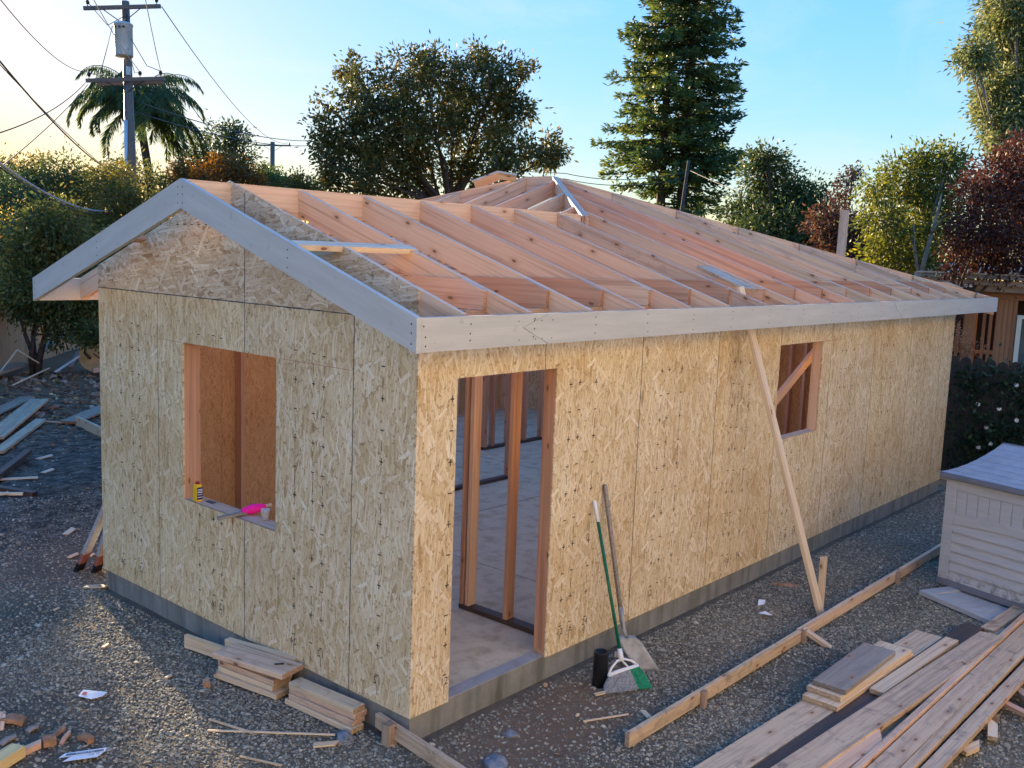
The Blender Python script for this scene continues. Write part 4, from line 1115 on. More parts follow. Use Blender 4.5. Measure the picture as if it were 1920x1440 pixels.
# resin storage box on a loose wall panel
sb = thing('storage_box', 'beige resin garden storage box with a blue grey lid', 'storage box', (5.86, -1.37, -.1))
e1 = V((-.33, -.944, 0)).normalized(); e2 = V((.944, -.33, 0)).normalized(); B0 = V((5.86, -1.37, -.115)); UP = V((.035, -.01, 1)).normalized()
MB_ = Matrix(((e1.x, e2.x, UP.x, B0.x), (e1.y, e2.y, UP.y, B0.y), (e1.z, e2.z, UP.z, B0.z), (0, 0, 0, 1)))
def sbox(name, lo, hi, mat, bevel=.004):
    bm = bmesh.new(); box_bm(bm, lo, hi)
    if bevel: bmesh.ops.bevel(bm, geom=list(bm.edges), offset=bevel, segments=1, affect='EDGES', profile=.5)
    return bm_obj(name, bm, mat, sb, MB_.copy())
Rn = M['resin']
sbox('body', (0.03, .02, 0), (1.5, 1.8, 1.03), Rn)
sbox('base_rail', (-.005, -.012, -.03), (1.53, 1.83, .03), M['lid_edge'])
sbox('corner_stile', (0, 0, .031), (.115, .06, 1.03), Rn); sbox('corner_stile', (1.40, 0, .031), (1.515, .06, 1.03), Rn)
sbox('top_rail', (.116, .004, .925), (1.399, .05, 1.03), Rn)
for i in range(11):
    sbox('vertical_board', (.118+i*.1165, .010, .70), (.118+(i+1)*.1165-.006, .045, .924), Rn, .003)
bm = bmesh.new(); top, bot = [], []
for i in range(17):
    f = i/16; x = .117+1.281*f; z = .625+.03*math.sin(math.pi*f)
    top.append((x, .70+.012*math.sin(math.pi*f))); bot.append((x, z-.03))
vs = []
for (x, zt_), (x2, zb_) in zip(top, bot):
    vs.append([bm.verts.new(p) for p in ((x, -.004, zb_), (x, -.004, zt_), (x, .04, zt_), (x, .04, zb_))])
for a, b3 in zip(vs, vs[1:]):
    for i in range(4): bm.faces.new((a[i], b3[i], b3[(i+1) % 4], a[(i+1) % 4]))
bm.faces.new(vs[0]); bm.faces.new(vs[-1][::-1]); bmesh.ops.recalc_face_normals(bm, faces=bm.faces)
bm_obj('arched_rail', bm, Rn, sb, MB_.copy())
for i in range(6):
    z0_, z1_ = .034+i*.097, .034+(i+1)*.097
    bm = bmesh.new()
    q = [(.117, -.006, z0_), (1.398, -.006, z0_), (1.398, .012, z1_+.004), (.117, .012, z1_+.004), (.117, .05, z0_), (1.398, .05, z0_), (1.398, .05, z1_+.004), (.117, .05, z1_+.004)]
    v8 = [bm.verts.new(p) for p in q]
    for f in ((0, 1, 2, 3), (5, 4, 7, 6), (4, 5, 1, 0), (3, 2, 6, 7), (4, 0, 3, 7), (1, 5, 6, 2)): bm.faces.new([v8[i2] for i2 in f])
    bmesh.ops.recalc_face_normals(bm, faces=bm.faces); bm_obj('lap_siding', bm, Rn, sb, MB_.copy())
sbox('lid_edge', (-.05, -.05, 1.031), (1.57, 1.9, 1.085), M['lid_edge'], .008)
bm = bmesh.new(); prof = []
steps = 7
for i in range(steps):
    f0, f1 = i/steps, (i+1)/steps
    zc = lambda f: 1.086+.24*f**1.8
    prof += [(-.045+.98*f0, zc(f0)+.003), (-.045+.98*f1, zc(f1))]
for i in range(len(prof)): pass
ra = [bm.verts.new((-.048, y_, z_)) for y_, z_ in prof]; rb_ = [bm.verts.new((1.568, y_, z_)) for y_, z_ in prof]
for i in range(len(prof)-1): bm.faces.new((ra[i], rb_[i], rb_[i+1], ra[i+1]))
mir = [(1.89-(y_+.045), z_) for y_, z_ in prof]
rc = [bm.verts.new((-.048, y_, z_)) for y_, z_ in mir]; rd_ = [bm.verts.new((1.568, y_, z_)) for y_, z_ in mir]
for i in range(len(mir)-1): bm.faces.new((rc[i], rd_[i], rd_[i+1], rc[i+1]))
ea = ra+rc[::-1]; b0 = [bm.verts.new((-.048, -.045, 1.08)), bm.verts.new((-.048, 1.89, 1.08))]
bm.faces.new([b0[0]]+ra+rc[::-1]+[b0[1]])
bmesh.ops.recalc_face_normals(bm, faces=bm.faces)
bm_obj('lid', bm, M['lid'], sb, MB_.copy())
pn = thing('loose_panel', 'loose beige resin wall panel lying under the storage box', 'panel', (5.6, -1.7, GZ))
MP = Matrix(((e1.x, e2.x, 0, 5.60), (e1.y, e2.y, 0, -1.42), (0, 0, 1, -.185), (0, 0, 0, 1))) @ Matrix.Rotation(math.radians(-7), 4, 'Z')
def pbox(name, lo, hi):
    bm = bmesh.new(); box_bm(bm, lo, hi); bmesh.ops.bevel(bm, geom=list(bm.edges), offset=.003, segments=1, affect='EDGES'); return bm_obj(name, bm, M['resin_panel'], pn, MP.copy())
pbox('rail', (-.02, -.16, 0), (1.5, -.075, .045)); pbox('stile', (-.02, -.074, 0), (.10, .5, .045))
for i in range(11): pbox('slat', (.102+i*.125, -.074, 0), (.102+(i+1)*.125-.008, .5, .03))

# litter
def sheet(name, label, pts, mat, cat, group=None, crinkle=.006, parent=None):
    bm = bmesh.new(); vs = []
    for i, (x, y) in enumerate(pts): vs.append(bm.verts.new((x, y, gz(x, y)+.018+R.uniform(0, crinkle))))
    c = bm.verts.new((sum(p[0] for p in pts)/len(pts), sum(p[1] for p in pts)/len(pts), gz(*pts[0])+.026))
    for i in range(len(vs)): bm.faces.new((vs[i], vs[(i+1) % len(vs)], c))
    r = bmesh.ops.extrude_face_region(bm, geom=list(bm.faces)); bmesh.ops.translate(bm, verts=[v for v in r['geom'] if isinstance(v, bmesh.types.BMVert)], vec=(0, 0, .0015))
    bmesh.ops.recalc_face_normals(bm, faces=bm.faces)
    o = bm_obj(name, bm, mat); return single(o, label, cat, group)
pa = sheet('paper_scrap', 'torn white paper scrap with a red square on the left gravel', [(-1.14, 2.10), (-1.07, 2.17), (-.97, 2.02), (-1.02, 1.99), (-1.10, 1.99)], M['paper'], 'paper')
bm = bmesh.new(); z_ = gz(-1.1, 2.08)+.029
bm.faces.new([bm.verts.new(p) for p in ((-1.122, 2.095, z_+.001), (-1.09, 2.12, z_+.003), (-1.075, 2.092, z_+.003), (-1.107, 2.066, z_+.001))]); bm_obj('red_square', bm, M['red_print'], pa)
# torn label with figures, upside down as it lies
tl = thing('torn_label', 'torn white label strip printed with figures on the gravel', 'label', (-1.49, 1.27, GZ))
zl_ = gz(-1.49, 1.27)+.034
lx, ly = V((.235, -.045, 0)), V((.010, -.0, 0))
lxn = V((.19, -.10, 0)).normalized(); lyn = V((-lxn.y, lxn.x, 0))
cL = V((-1.50, 1.285, zl_))
def lp(u, v, dz=0): return cL+lxn*u+lyn*v+V((0, 0, dz))
def quad(name, a, mat, par):
    bm = bmesh.new(); f = bm.faces.new([bm.verts.new(p) for p in a]); r = bmesh.ops.extrude_face_region(bm, geom=[f]); bmesh.ops.translate(bm, verts=[v for v in r['geom'] if isinstance(v, bmesh.types.BMVert)], vec=(0, 0, -.002)); bmesh.ops.recalc_face_normals(bm, faces=bm.faces)
    return bm_obj(name, bm, mat, par)
up_ = quad('strip', [lp(-.125, -.006), lp(.13, -.006), lp(.14, .040), lp(-.095, .038)], M['paper'], tl)
quad('blue_band', [lp(-.09, .0, .001), lp(.122, .0, .001), lp(.124, .026, .001), lp(-.085, .026, .001)], M['blue_print'], tl)
lo_ = quad('strip', [lp(-.10, -.06), lp(.09, -.06), lp(.122, -.012), lp(-.06, -.012)], M['paper'], tl)
def figures(s, o, size, mat, par):
    pts, fs = text_faces(s, size); bm = bmesh.new()
    vs = [bm.verts.new(o-lxn*p[0]-lyn*p[1]+V((0, 0, .0025))) for p in pts]
    for f in fs: bm.faces.new([vs[i] for i in f])
    return bm_obj('figures', bm, mat, par)
figures('00338060', lp(.02, .024), .026, M['paper'], tl)
figures('21 PC', lp(.07, -.018), .026, M['blue_print'], tl)
for i, (lab, cx, cy, pts) in enumerate((('crumpled silver wrapper on the gravel between wall and brace', 4.05, -.40, [(-.09, .0), (.02, .05), (.1, .02), (.0, -.02)]), ('curled white and pink wrapper below the silver one', 3.80, -.55, [(-.05, .04), (.06, .03), (.05, -.05), (-.02, -.04)]))):
    sheet('wrapper', lab, [(cx+x, cy+y) for x, y in pts], M['paper'], 'wrapper', 'wrappers on the gravel', .03)
for lab, a, b4, w in (('thin split lath lying across the left gravel', (-.71, 1.16), (-.63, .78), .014), ('long thin lath on the gravel below the right offcut stack', (-.80, 1.03), (-.27, .40), .014), ('white thin strip at the bottom edge of the left gravel', (-.84, .60), (-.73, .33), .012), ('thin pale lath on the dirt at the bottom middle', (1.02, -.62), (1.32, -.78), .012)):
    o = board('lath', (a[0], a[1], gz(*a)+.02), (b4[0], b4[1], gz(*b4)+.024), .008, w, M['fir_pale'], None); single(o, lab, 'lath', 'thin laths on the ground')
def chunk(name, label, c, ang, L, w, h, mat, cat, group, cut=.05, tilt=.0):
    a = math.radians(ang); d = V((math.cos(a), math.sin(a), tilt)); z = gz(c[0], c[1])+h/2+.010
    o = board(name, V((c[0], c[1], z))-d*L/2, V((c[0], c[1], z+abs(tilt)*L*.25))+d*L/2, h, w, mat, None, cut=cut, bow=.012 if name == 'bark_piece' else 0, bevel=.002)
    return single(o, label, cat, group)
gb = 'bark and wood bits on the lower left gravel'
chunk('bark_piece', 'big curled brown bark piece at the left frame edge', (-1.60, 2.02), 140, .13, .085, .03, M['bark_chunk'], 'bark', gb, .03, .15)
chunk('bark_piece', 'orange inner bark strip leaning on the big curled piece', (-1.665, 2.04), 60, .14, .04, .02, M['fir'], 'bark', gb, .04, .3)
chunk('bark_piece', 'square tan bark chunk lowest in the small bark heap', (-1.565, 1.585), 75, .085, .075, .045, M['bark_chunk'], 'bark', gb, .03)
chunk('bark_piece', 'long bark splinter topping the small bark heap', (-1.475, 1.66), 15, .11, .035, .02, M['bark_chunk'], 'bark', gb, .03, .3)
chunk('bark_piece', 'reddish bark sliver right of the small bark heap', (-1.465, 1.575), 35, .11, .028, .015, M['fir_red'], 'bark', gb, .05, .2)
chunk('bark_piece', 'upright brown wood bit apart to the right of the bark heap', (-1.385, 1.465), 100, .095, .045, .035, M['bark_chunk'], 'bark', gb, .03)
chunk('bark_piece', 'faint grey bark flake above the bark heap', (-1.55, 1.85), 10, .08, .05, .012, M['old_board'], 'bark', gb, .03)
chunk('wedge', 'orange wooden wedge beside the yellow block at the corner', (-1.69, 1.56), 10, .15, .045, .04, M['fir'], 'wedge', gb, .03)
chunk('yellow_block', 'bright yellow wood block at the lower left corner', (-1.86, 1.50), 25, .22, .10, .07, M['yellow_wood'], 'wood block', gb, .0)
chunk('bark_piece', 'flat grey wood flake near the yellow block', (-1.73, 1.78), 20, .12, .05, .012, M['old_board'], 'bark', gb, .05)
gc = 'pale wood chips on the ground'
for i, (lab, x, y, an, L) in enumerate((('curved pinkish chip on the left paving edge', .17, 5.0, 20, .13), ('small white chip right of the curved pinkish chip', .32, 4.92, 35, .09), ('pale chip under the leaning dark boards at the house corner', .55, 5.9, 40, .2), ('bark strip on gravel near the left end of the foundation', -.06, 4.05, -50, .2), ('white chip on the gravel right of the left paving', -.55, 3.75, 10, .06), ('chip lying left of the sunlit gravel streak', -.62, 2.75, 25, .07), ('flat white chip within the sunlit gravel streak', -.55, 1.95, 15, .06), ('orange chip on the mud near the planks', 1.9, 9.6, 15, .25), ('white splinter on the far mud by the planks', 1.55, 8.7, 25, .2), ('brown board scrap on the gravel under the right offcut stack', -.38, .36, -40, .15), ('pink chip at the foot of the black pipe', 1.46, -.44, -25, .09), ('terracotta chip left of the shovel blade', 2.12, -.12, 30, .09), ('pale chip beside the kicker of the form board', 3.62, -1.12, 60, .09), ('curved pale chip on the black soil left of the form board', 1.42, -.86, 60, .1))):
    chunk('wood_chip', lab, (x, y), an, L, L*.35, .012, M['fir_pale'] if 'orange' not in lab and 'terracotta' not in lab else M['fir'], 'wood chip', gc, L*.2, .05)

# planks and clutter on the left
gp = 'planks lying on the left mud'
def lplank(label, a, b, w, h, mat, dz=0.05, dz2=None, up=(0, 0, 1), bevel=.003):
    o = board('plank', (a[0], a[1], gz(*a)+dz), (b[0], b[1], gz(*b)+(dz if dz2 is None else dz2)), h, w, mat, None, up=up, bevel=bevel); return single(o, label, 'plank', gp)
lplank('wide pale plank with broken end at the left edge', (1.7, 10.9), (3.55, 13.60), .30, .045, M['fir_dirty'], .12, .10)
lplank('plank lying parallel beneath the wide pale plank', (1.5, 10.2), (2.95, 12.15), .16, .045, M['fir_dirty'], .05)
lplank('grey board behind the wide pale plank', (1.6, 12.0), (3.6, 14.2), .25, .03, M['old_board'], .04)
lplank('thin reddish strip joining the pale plank to the grey board', (2.85, 12.2), (3.35, 11.75), .05, .02, M['fir_red'], .05)
lplank('wide grey board running to the house corner', (3.25, 11.75), (5.0, 13.4), .32, .03, M['old_board'], .06)
lplank('pale board on edge sticking out by the house corner', (3.36, 11.75), (3.15, 10.2), .04, .16, M['fir_pale'], .09)
lplank('dark wet beam slanting at the left frame edge', (.5, 8.1), (1.72, 9.70), .09, .07, M['wet'], .07, .10)
lplank('second dark wet beam crossing below the slanting one', (.45, 8.75), (.92, 7.62), .09, .06, M['wet'], .06, .03)
lplank('pale thin board under the dark wet beams', (.35, 7.95), (.80, 7.66), .06, .03, M['fir_pale'], .03)
lplank('white tapered strip between the dark wet beams', (.85, 8.6), (1.30, 8.42), .09, .015, M['fir_pale'], .04)
gl = 'painted boards leaning at the left house corner'
for lab, a, b4 in (('grey board with red and black foot leaning on the corner, left one', (.04, 4.62, -.2), (.13, 4.12, .62)), ('grey board with red and black foot leaning on the corner, right one', (.14, 4.47, -.2), (.17, 4.10, .58))):
    a, b4 = V(a), V(b4); t = thing('leaning_board', lab, 'board', a, gl); upv = (.9, .3, 0)
    board('board', a.lerp(b4, .26), b4, .09, .035, M['grey_paint'], t, up=upv)
    board('red_band', a.lerp(b4, .13), a.lerp(b4, .2595), .09, .035, M['red_paint'], t, up=upv)
    board('black_foot', a, a.lerp(b4, .1295), .09, .035, M['black_plastic'], t, up=upv)
# cable spool by the fence
sp_ = thing('cable_spool', 'yellowish wooden cable spool on its side by the left fence', 'spool', (6.0, 16.6, .1))
axs = V((-.55, -.83, .1)).normalized(); c0 = V((6.05, 16.55, .37))
lathe('flange', c0, axs, [(.02, 0), (.36, 0), (.36, .03), (.05, .03), (.04, .028)], M['spool'], sp_, 26, False)
lathe('drum', c0-axs*.28, axs, [(.16, 0), (.16, .279)], M['bark_chunk'], sp_, 18)
lathe('flange', c0-axs*.31, axs, [(.36, 0), (.36, .029)], M['spool'], sp_, 26, False)
tube('rod', [c0+axs*.04+V((-.05, .02, .05)), c0+axs*.05+V((.14, -.12, -.14))], .012, M['dark_metal'], sp_, 6)
lplank('reddish timber propped beside the cable spool', (5.65, 15.9), (6.3, 16.0), .06, .09, M['fir'], .15, .2)
gx_ = 'boards leaning on the left fence'
for i, (lab, a, b4, w, h, mt) in enumerate((('pale thin strip slanting from the ground up to the left fence', (3.35, 15.4, .0), (4.25, 16.2, .62), .03, .02, 'fir_pale'), ('pale thin strip meeting the slanting strip at its top', (4.25, 16.25, .62), (4.75, 16.4, .3), .03, .02, 'fir_pale'), ('white thin strip lying along the leaf litter', (3.8, 15.4, .02), (4.75, 15.9, .25), .03, .02, 'fir_pale'), ('long white strip right of the multi stemmed trunk', (5.0, 16.2, .12), (5.75, 16.7, .36), .05, .02, 'paper'), ('old brown timber leaning toward the cable spool', (5.6, 16.8, .1), (6.4, 17.6, .75), .1, .06, 'old_board'), ('grey broad timber lying against the left fence', (5.2, 17.3, .45), (6.0, 18.0, .72), .16, .06, 'weathered'), ('broad rusty board lying low along the left fence', (3.3, 15.9, .12), (4.7, 17.1, .22), .35, .04, 'old_board'))):
    o = board('board', a, b4, h, w, M[mt], None, up=(0, 0, 1)); single(o, lab, 'board', gx_)
# ------------------------------------------------------------------ fences and neighbours
fn = thing('wooden_fence', 'weathered brown board fence behind the left trees', 'fence', (3.8, 16.0, GZ))
fa, fb = V((-3.4, 9.3, 0)), V((9.3, 22.6, 0))
# runs behind the rubble and on past the left frame edge
fa, fb = V((-1.6, 10.6, 0)), V((9.3, 23.1, 0)); fd = (fb-fa).normalized(); fnr = V((-fd.y, fd.x, 0)); Lf = (fb-fa).length
i = 0; s_ = 0
while s_ < Lf:
    w = R.uniform(.135, .15); p = fa+fd*(s_+w/2); b0 = gz(p.x, p.y)
    board('fence_board', (p.x, p.y, b0-.05), (p.x+R.uniform(-.012, .012), p.y, 1.62+R.uniform(-.03, .03)), w-.006, .018, M['fence'], fn, up=fd); s_ += w
for zz in (.25, 1.3):
    a, b4 = fa+fnr*.03, fb+fnr*.03; board('fence_rail', (a.x, a.y, zz), (b4.x, b4.y, zz), .09, .038, M['fence'], fn)
for k in range(7):
    p = fa+fd*(k*2.45+.3)+fnr*.09; board('fence_post', (p.x, p.y, -.2), (p.x, p.y, 1.6), .09, .09, M['fence'], fn, up=fd)

bf = thing('picket_fence', 'black stained picket fence with rounded tops beyond the long wall', 'fence', (11.75, 0, GZ))
y = 1.2; k = 0
while y > -4.6:
    w = .175; n = 7; yc = y-w/2; top = 1.60+R.uniform(-.02, .02)
    arc = [(11.75, yc+.079*math.cos(math.pi*i/n), top-.06+.075*math.sin(math.pi*i/n)) for i in range(n+1)]
    plate('picket', [(11.75, yc+.084, -.3)]+[(11.75, yc+.084, top-.085)]+arc+[(11.75, yc-.084, top-.085), (11.75, yc-.084, -.3)], (1, 0, 0), .02, (0, 0, 1), M['fence_dark'], bf)
    y -= w; k += 1
for zz in (.2, 1.25): board('fence_rail', (11.79, 1.3, zz), (11.79, -4.6, zz), .09, .04, M['fence_dark'], bf)
# flowering climber on the picket fence
rng = np.random.RandomState(5)
vn = thing('climbing_vine', 'dark leafy climber with white flowers on the black picket fence', 'vine', (11.6, -.9, GZ))
cy_, cz_ = rng.uniform(-3.6, .25, 300), rng.uniform(-.2, 1.5, 300)
keep = (cz_ < 1.35-.5*np.abs(cy_+.9)**.6+.5) & ((rng.uniform(size=300) < .8))
P, D, C = [], [], []
for a, b4 in zip(cy_[keep], cz_[keep]):
    m = 26; q = rng.normal(size=(m, 3))*np.array([.07, .13, .13])+np.array([11.62, a, b4]); q[:, 0] = np.minimum(q[:, 0], 11.72); P.append(q); d = rng.normal(size=(m, 3)); d[:, 0] -= .6; D.append(d); C.append(rng.uniform(.1, .8)+rng.normal(size=m)*.15)
link('foliage', leaves_mesh('foliage', np.concatenate(P), np.concatenate(D), .085, .05, np.concatenate(C), rng), M['lf_vine'], vn)
bm = bmesh.new()
for k in range(9):
    a = rng.uniform(-3, .2); pts = [V((11.69, a, -.2))]
    for j in range(6): pts.append(pts[-1]+V((rng.uniform(-.015, .01), rng.uniform(-.12, .12), .27)))
    tube_bm(bm, pts, [.012, .011, .01, .008, .007, .006, .004], 5)
bm_obj('stem', bm, M['bark'], vn, None, True)
for a, b4 in ((-.05, .95), (-.35, .92), (-.55, 1.3), (-.2, .62), (-.75, .55), (-.45, .35), (-.9, .92), (-1.15, 1.2), (-.28, .38), (-.95, .28), (-.6, .78), (-.12, .3), (-.72, 1.02), (-1.3, .7)):
    bm = bmesh.new(); c = V((11.545, a, b4)); n = V((-1, -.4+rng.uniform(-.3, .3), .35)).normalized(); u = n.cross(V((0, 0, 1))).normalized(); v = n.cross(u)
    for k in range(7):
        an = k*6.283/7; d = u*math.cos(an)+v*math.sin(an); s2 = u*-math.sin(an)+v*math.cos(an)
        bm.faces.new([bm.verts.new(p) for p in (c, c+d*.022+s2*.009-n*.002, c+d*.038+n*.004, c+d*.022-s2*.009-n*.002)])
    fl_ = bm_obj('flower', bm, M['petal'], vn)

# brown slatted garden building on the right
nb = thing('slatted_garden_house', 'brown timber garden building with open slats beyond the black fence', 'building', (17.2, 1.0, GZ))
RW = M['redwood']
box('roof', (16.5, -7, 2.78), (21.5, 2.75, 2.86), M['roofing'], nb)
board('fascia', (16.62, 2.75, 2.715), (16.62, -7, 2.68), .10, .04, M['old_board'], nb)
board('fascia', (16.75, 2.70, 2.60), (16.75, -7, 2.57), .12, .05, M['old_board'], nb)
y = 2.7
while y > -1.6:
    w = R.uniform(.25, .5); bm_ = box('shingle', (16.42, y-w+.01, 2.862), (16.95, y, 2.884+R.uniform(0, .008)), M['shingle'], nb); y -= w
for yy in (2.0, .95, -.1): box('cap_block', (16.40, yy-.16, 2.893), (16.75, yy, 2.925), M['shingle'], nb)
board('post', (17.05, 1.73, -.3), (17.05, 1.73, 2.55), .21, .14, M['redwood'], nb, up=(0, 1, 0))
board('beam', (17.12, 2.7, 2.47), (17.12, -7, 2.45), .16, .09, RW, nb)
yy = 2.6
while yy > 1.24:
    if not 1.60 < yy < 1.86: board('slat', (17.14, yy, -.2), (17.14, yy, 2.385), .055, .03, RW, nb, up=(0, 1, 0))
    yy -= .122
for zz in (.55, 1.3): board('rail', (17.19, 2.6, zz), (17.19, 1.0, zz), .07, .03, RW, nb)
yy = 1.2
while yy > -3.2:
    w = .085
    if -.5 < yy < .9: yy -= w; continue
    board('wall_board', (17.13+R.uniform(-.006, .006), yy, -.2), (17.13, yy, 2.40), w-.008, .03, M['redwood'], nb, up=(0, 1, 0)); yy -= w
box('shade_backing', (17.8, -7, -.2), (17.85, 2.7, 2.5), M['dark_inside'], nb)  # near-black sheet, the shade behind the slats put into its colour
wfm = box('window_frame', (17.045, .79, .4), (17.11, .875, 2.10), M['window_frame'], nb)
box('window_frame', (17.045, -.4, 2.03), (17.11, .789, 2.10), M['window_frame'], nb)
box('window_frame', (17.045, -.48, .4), (17.11, -.401, 2.10), M['window_frame'], nb)
box('pane', (17.07, -.4, .4), (17.09, .789, 2.029), M['glass'], nb)
fl2 = thing('flood_light', 'small white twin flood light under the garden building eave', 'lamp', (16.55, 1.72, 2.62))
for dy in (-.045, .045): lathe('lamp_head', (16.56, 1.70+dy, 2.64), (-1, dy*3, -.4), [(.02, -.03), (.036, .02), (.03, .03)], M['white_plastic'], fl2, 12)
box('bracket', (16.57, 1.66, 2.55), (16.6, 1.74, 2.68), M['dark_metal'], fl2)
wr = thing('white_roof', 'strip of white rough roofing behind the garden building', 'roof', (24, 4, 2.9))
r_ = random.Random(3); y = 5.6
while y > .8:
    w = r_.uniform(.12, .35); box('roof_piece', (22.4+r_.uniform(-.3, .3), y-w+.01, 2.75), (23.2, y, 3.02+r_.uniform(-.02, .11)), M['white_roof'], wr, .02); y -= w
pst = board('timber_post', (11.0, 2.06, -.2), (11.06, 2.05, 3.80), .115, .09, M['fir_pink'], None, up=(0, 1, 0)); single(pst, 'upright timber post rising behind the right slope of the roof', 'post')

# ------------------------------------------------------------------ utility poles and wires
up1 = thing('utility_pole', 'tall wooden utility pole carrying a grey transformer behind the gable', 'utility pole', (12.3, 26.9, GZ))
board_ = tube('pole', [(12.24, 26.75, -.5), (12.28, 26.74, 5.5), (12.557, 27.467, 10.62)], [.19, .165, .125], M['pole'], up1, 12)
X1 = V((12.50, 27.42, 10.38)); ua = V((13.329-11.678, 26.559-28.428, .16)).normalized()
nrm = V((-.6, -.55, 0))
def arm(c, L, z=.0):
    return board('crossarm', c-ua*L/2, c+ua*L/2, .12, .10, M['pole'], up1)
nf = V((ua.y, -ua.x, 0)).normalized()*-1
nf = V((-.75, -.66, 0)).normalized()
arm(X1+nf*.2, 2.5)
X2 = V((12.43, 27.13, 8.06)); arm(X2+nf*.22, 2.55)
arm(X2-nf*.22-V((0, 0, .04)), 2.2)
for c, dz in ((X1, -.5), (X2, -.42)):
    for sg in (-1, 1): tube('arm_brace', [c+nf*.24+ua*.62*sg-V((0, 0, .05)), c+nf*.2+V((0, 0, dz))], .016, M['dark_metal'], up1, 5)
def insul(p, h=.2):
    return lathe('insulator', p, (0, 0, 1), [(.012, 0), (.014, .06), (.05, .07), (.045, .10), (.065, .115), (.05, .16), (.03, h)], M['dark_metal'], up1, 10)
for s3 in (-1.12, 1.12): insul(X1+nf*.2+ua*s3+V((0, 0, .06)))
for s3 in (-1.18, .48, 1.15): insul(X2+nf*.22+ua*s3+V((0, 0, .06)))
tc_ = V((12.22, 26.86, 8.74)); tn = thing('transformer', 'grey cylindrical transformer hung on the tall utility pole', 'transformer', tc_)
lathe('tank', tc_+nf*.12, (.03, .08, 1), [(.27, 0), (.28, .03), (.28, .95), (.30, .97), (.30, 1.02), (.2, 1.08), (.05, 1.1)], M['steel'], tn, 24)
lathe('bushing', tc_+nf*.12+V((.05, -.1, 1.05)), (.03, .08, 1), [(.05, 0), (.06, .06), (.04, .12), (.055, .17), (.03, .28)], M['dark_metal'], tn, 10)
for dz in (.2, .8): box('hanger', tuple(tc_+V((.02, .02, dz))-V((.08, .08, .03))), tuple(tc_+V((.02, .02, dz))+V((.14, .14, .03))), M['dark_metal'], tn)
for k in range(3): lathe('lug', tc_+nf*.40+ua*(-.16+.13*k)+V((0, 0, .88)), tuple(nf), [(.035, -.02), (.03, .02), (.015, .03)], M['dark_metal'], tn, 8)
tube('conduit', [(12.08, 26.72, .5), (12.11, 26.72, 5.3), (12.14, 26.75, 6.75)], .055, M['galv'], up1, 10)
box('number_tag', (12.22, 26.80, 8.2), (12.36, 26.84, 8.46), M['galv'], up1)
for pts in ([X1+nf*.2-ua*1.12+V((0, 0, .2)), X1+nf*.4-ua*.4+V((0, 0, -.6)), tc_+V((0, -.05, 1.3))], [tc_+nf*.4-ua*.25+V((0, 0, .9)), tc_+nf*.5-ua*.42+V((0, 0, .1)), X2+nf*.3-ua*.8+V((0, 0, .12)), X2+nf*.22-ua*1.18+V((0, 0, .25))],
            [tc_+nf*.3+ua*.3+V((0, 0, .5)), X2+nf*.2+ua*.7+V((0, 0, .42)), X2+nf*.22+ua*1.15+V((0, 0, .24))], [tc_+nf*.3+ua*.2+V((0, 0, .2)), X2+nf*.2+ua*.3+V((0, 0, .2)), X2+nf*.22+ua*.48+V((0, 0, .24))]):
    tube('jumper', [tuple(p) for p in pts], .013, M['wire'], up1, 5)
def pole2(name, label, base, top, arms, r=.14):
    t = thing(name, label, 'utility pole', base); a, b4 = V(base), V(top)
    tube('pole', [a, b4], [r*1.15, r*.85], M['bark'] if r < .13 else M['pole'], t, 10)
    for c, u_, L in arms:
        c = V(c); u_ = V(u_).normalized(); board('crossarm', c-u_*L/2, c+u_*L/2, .14, .12, M['pole'], t)
        for sg in (-1, 1): tube('arm_brace', [c+u_*L*.28*sg, c-V((0, 0, .6))], .02, M['dark_metal'], t, 4); lathe('insulator', c+u_*L*.46*sg+V((0, 0, .06)), (0, 0, 1), [(.03, 0), (.08, .08), (.04, .22)], M['dark_metal'], t, 8)
    return t
ar = V((54.777-52.495, 76.211-78.834, .08))
pole2('utility_pole', 'distant utility pole with one crossarm right of the palm', (53.3, 77.2, 0), (53.65, 77.58, 12.75), [((53.63, 77.5, 12.42), ar, 3.5), ((53.5, 77.35, 9.2), ar, 2.6)], .26)
pole2('utility_pole', 'bare leaning pole in front of the redwood trunks', (37.3, 21.6, 0), (38.48, 21.58, 7.75), [], .09)
gw = 'overhead wires'
def wire(label, pts, sag=.3, r=.012, mat='wire', n=14):
    out = []
    for a, b4 in zip(pts, pts[1:]):
        a, b4 = V(a), V(b4)
        for i in range(n+1):
            f = i/n
            if out and i == 0: continue
            out.append(a.lerp(b4, f)-V((0, 0, sag*4*f*(1-f))))
    o = tube('overhead_wire', out, r, M[mat], None, 5); return single(o, label, 'wire', gw)
wire('wire sweeping from the top left corner to the lower crossarm', [(1.91, 11.19, 6.55), (11.58, 28.12, 8.3)], .35, .010)
wire('wire from the upper crossarm down to the distant pole', [(13.33, 26.55, 10.5), (54.62, 76.42, 12.65)], 1.2, .017)
wire('wire from the lower crossarm down to the distant pole', [(13.28, 26.12, 8.3), (52.98, 77.57, 9.3)], .8, .017)
wire('upper telephone wire running right behind the trees', [(12.43, 26.97, 7.46), (33.88, 45.73, 9.29), (37.65, 28.61, 7.24), (38.31, 21.62, 7.2)], .35, .02)
wire('lower telephone wire running right behind the trees', [(12.43, 26.97, 7.1), (33.88, 45.73, 9.0), (37.65, 28.61, 6.95), (38.31, 21.62, 6.9)], .35, .02)
wire('black service cable slanting down from the left edge behind the gable', [(2.72, 13.19, 5.95), (12.4, 28.06, 5.1)], .25, .018)
wire('thin cable beside the black service cable from the left edge', [(2.72, 13.25, 5.90), (12.4, 28.06, 5.05)], .12, .010)
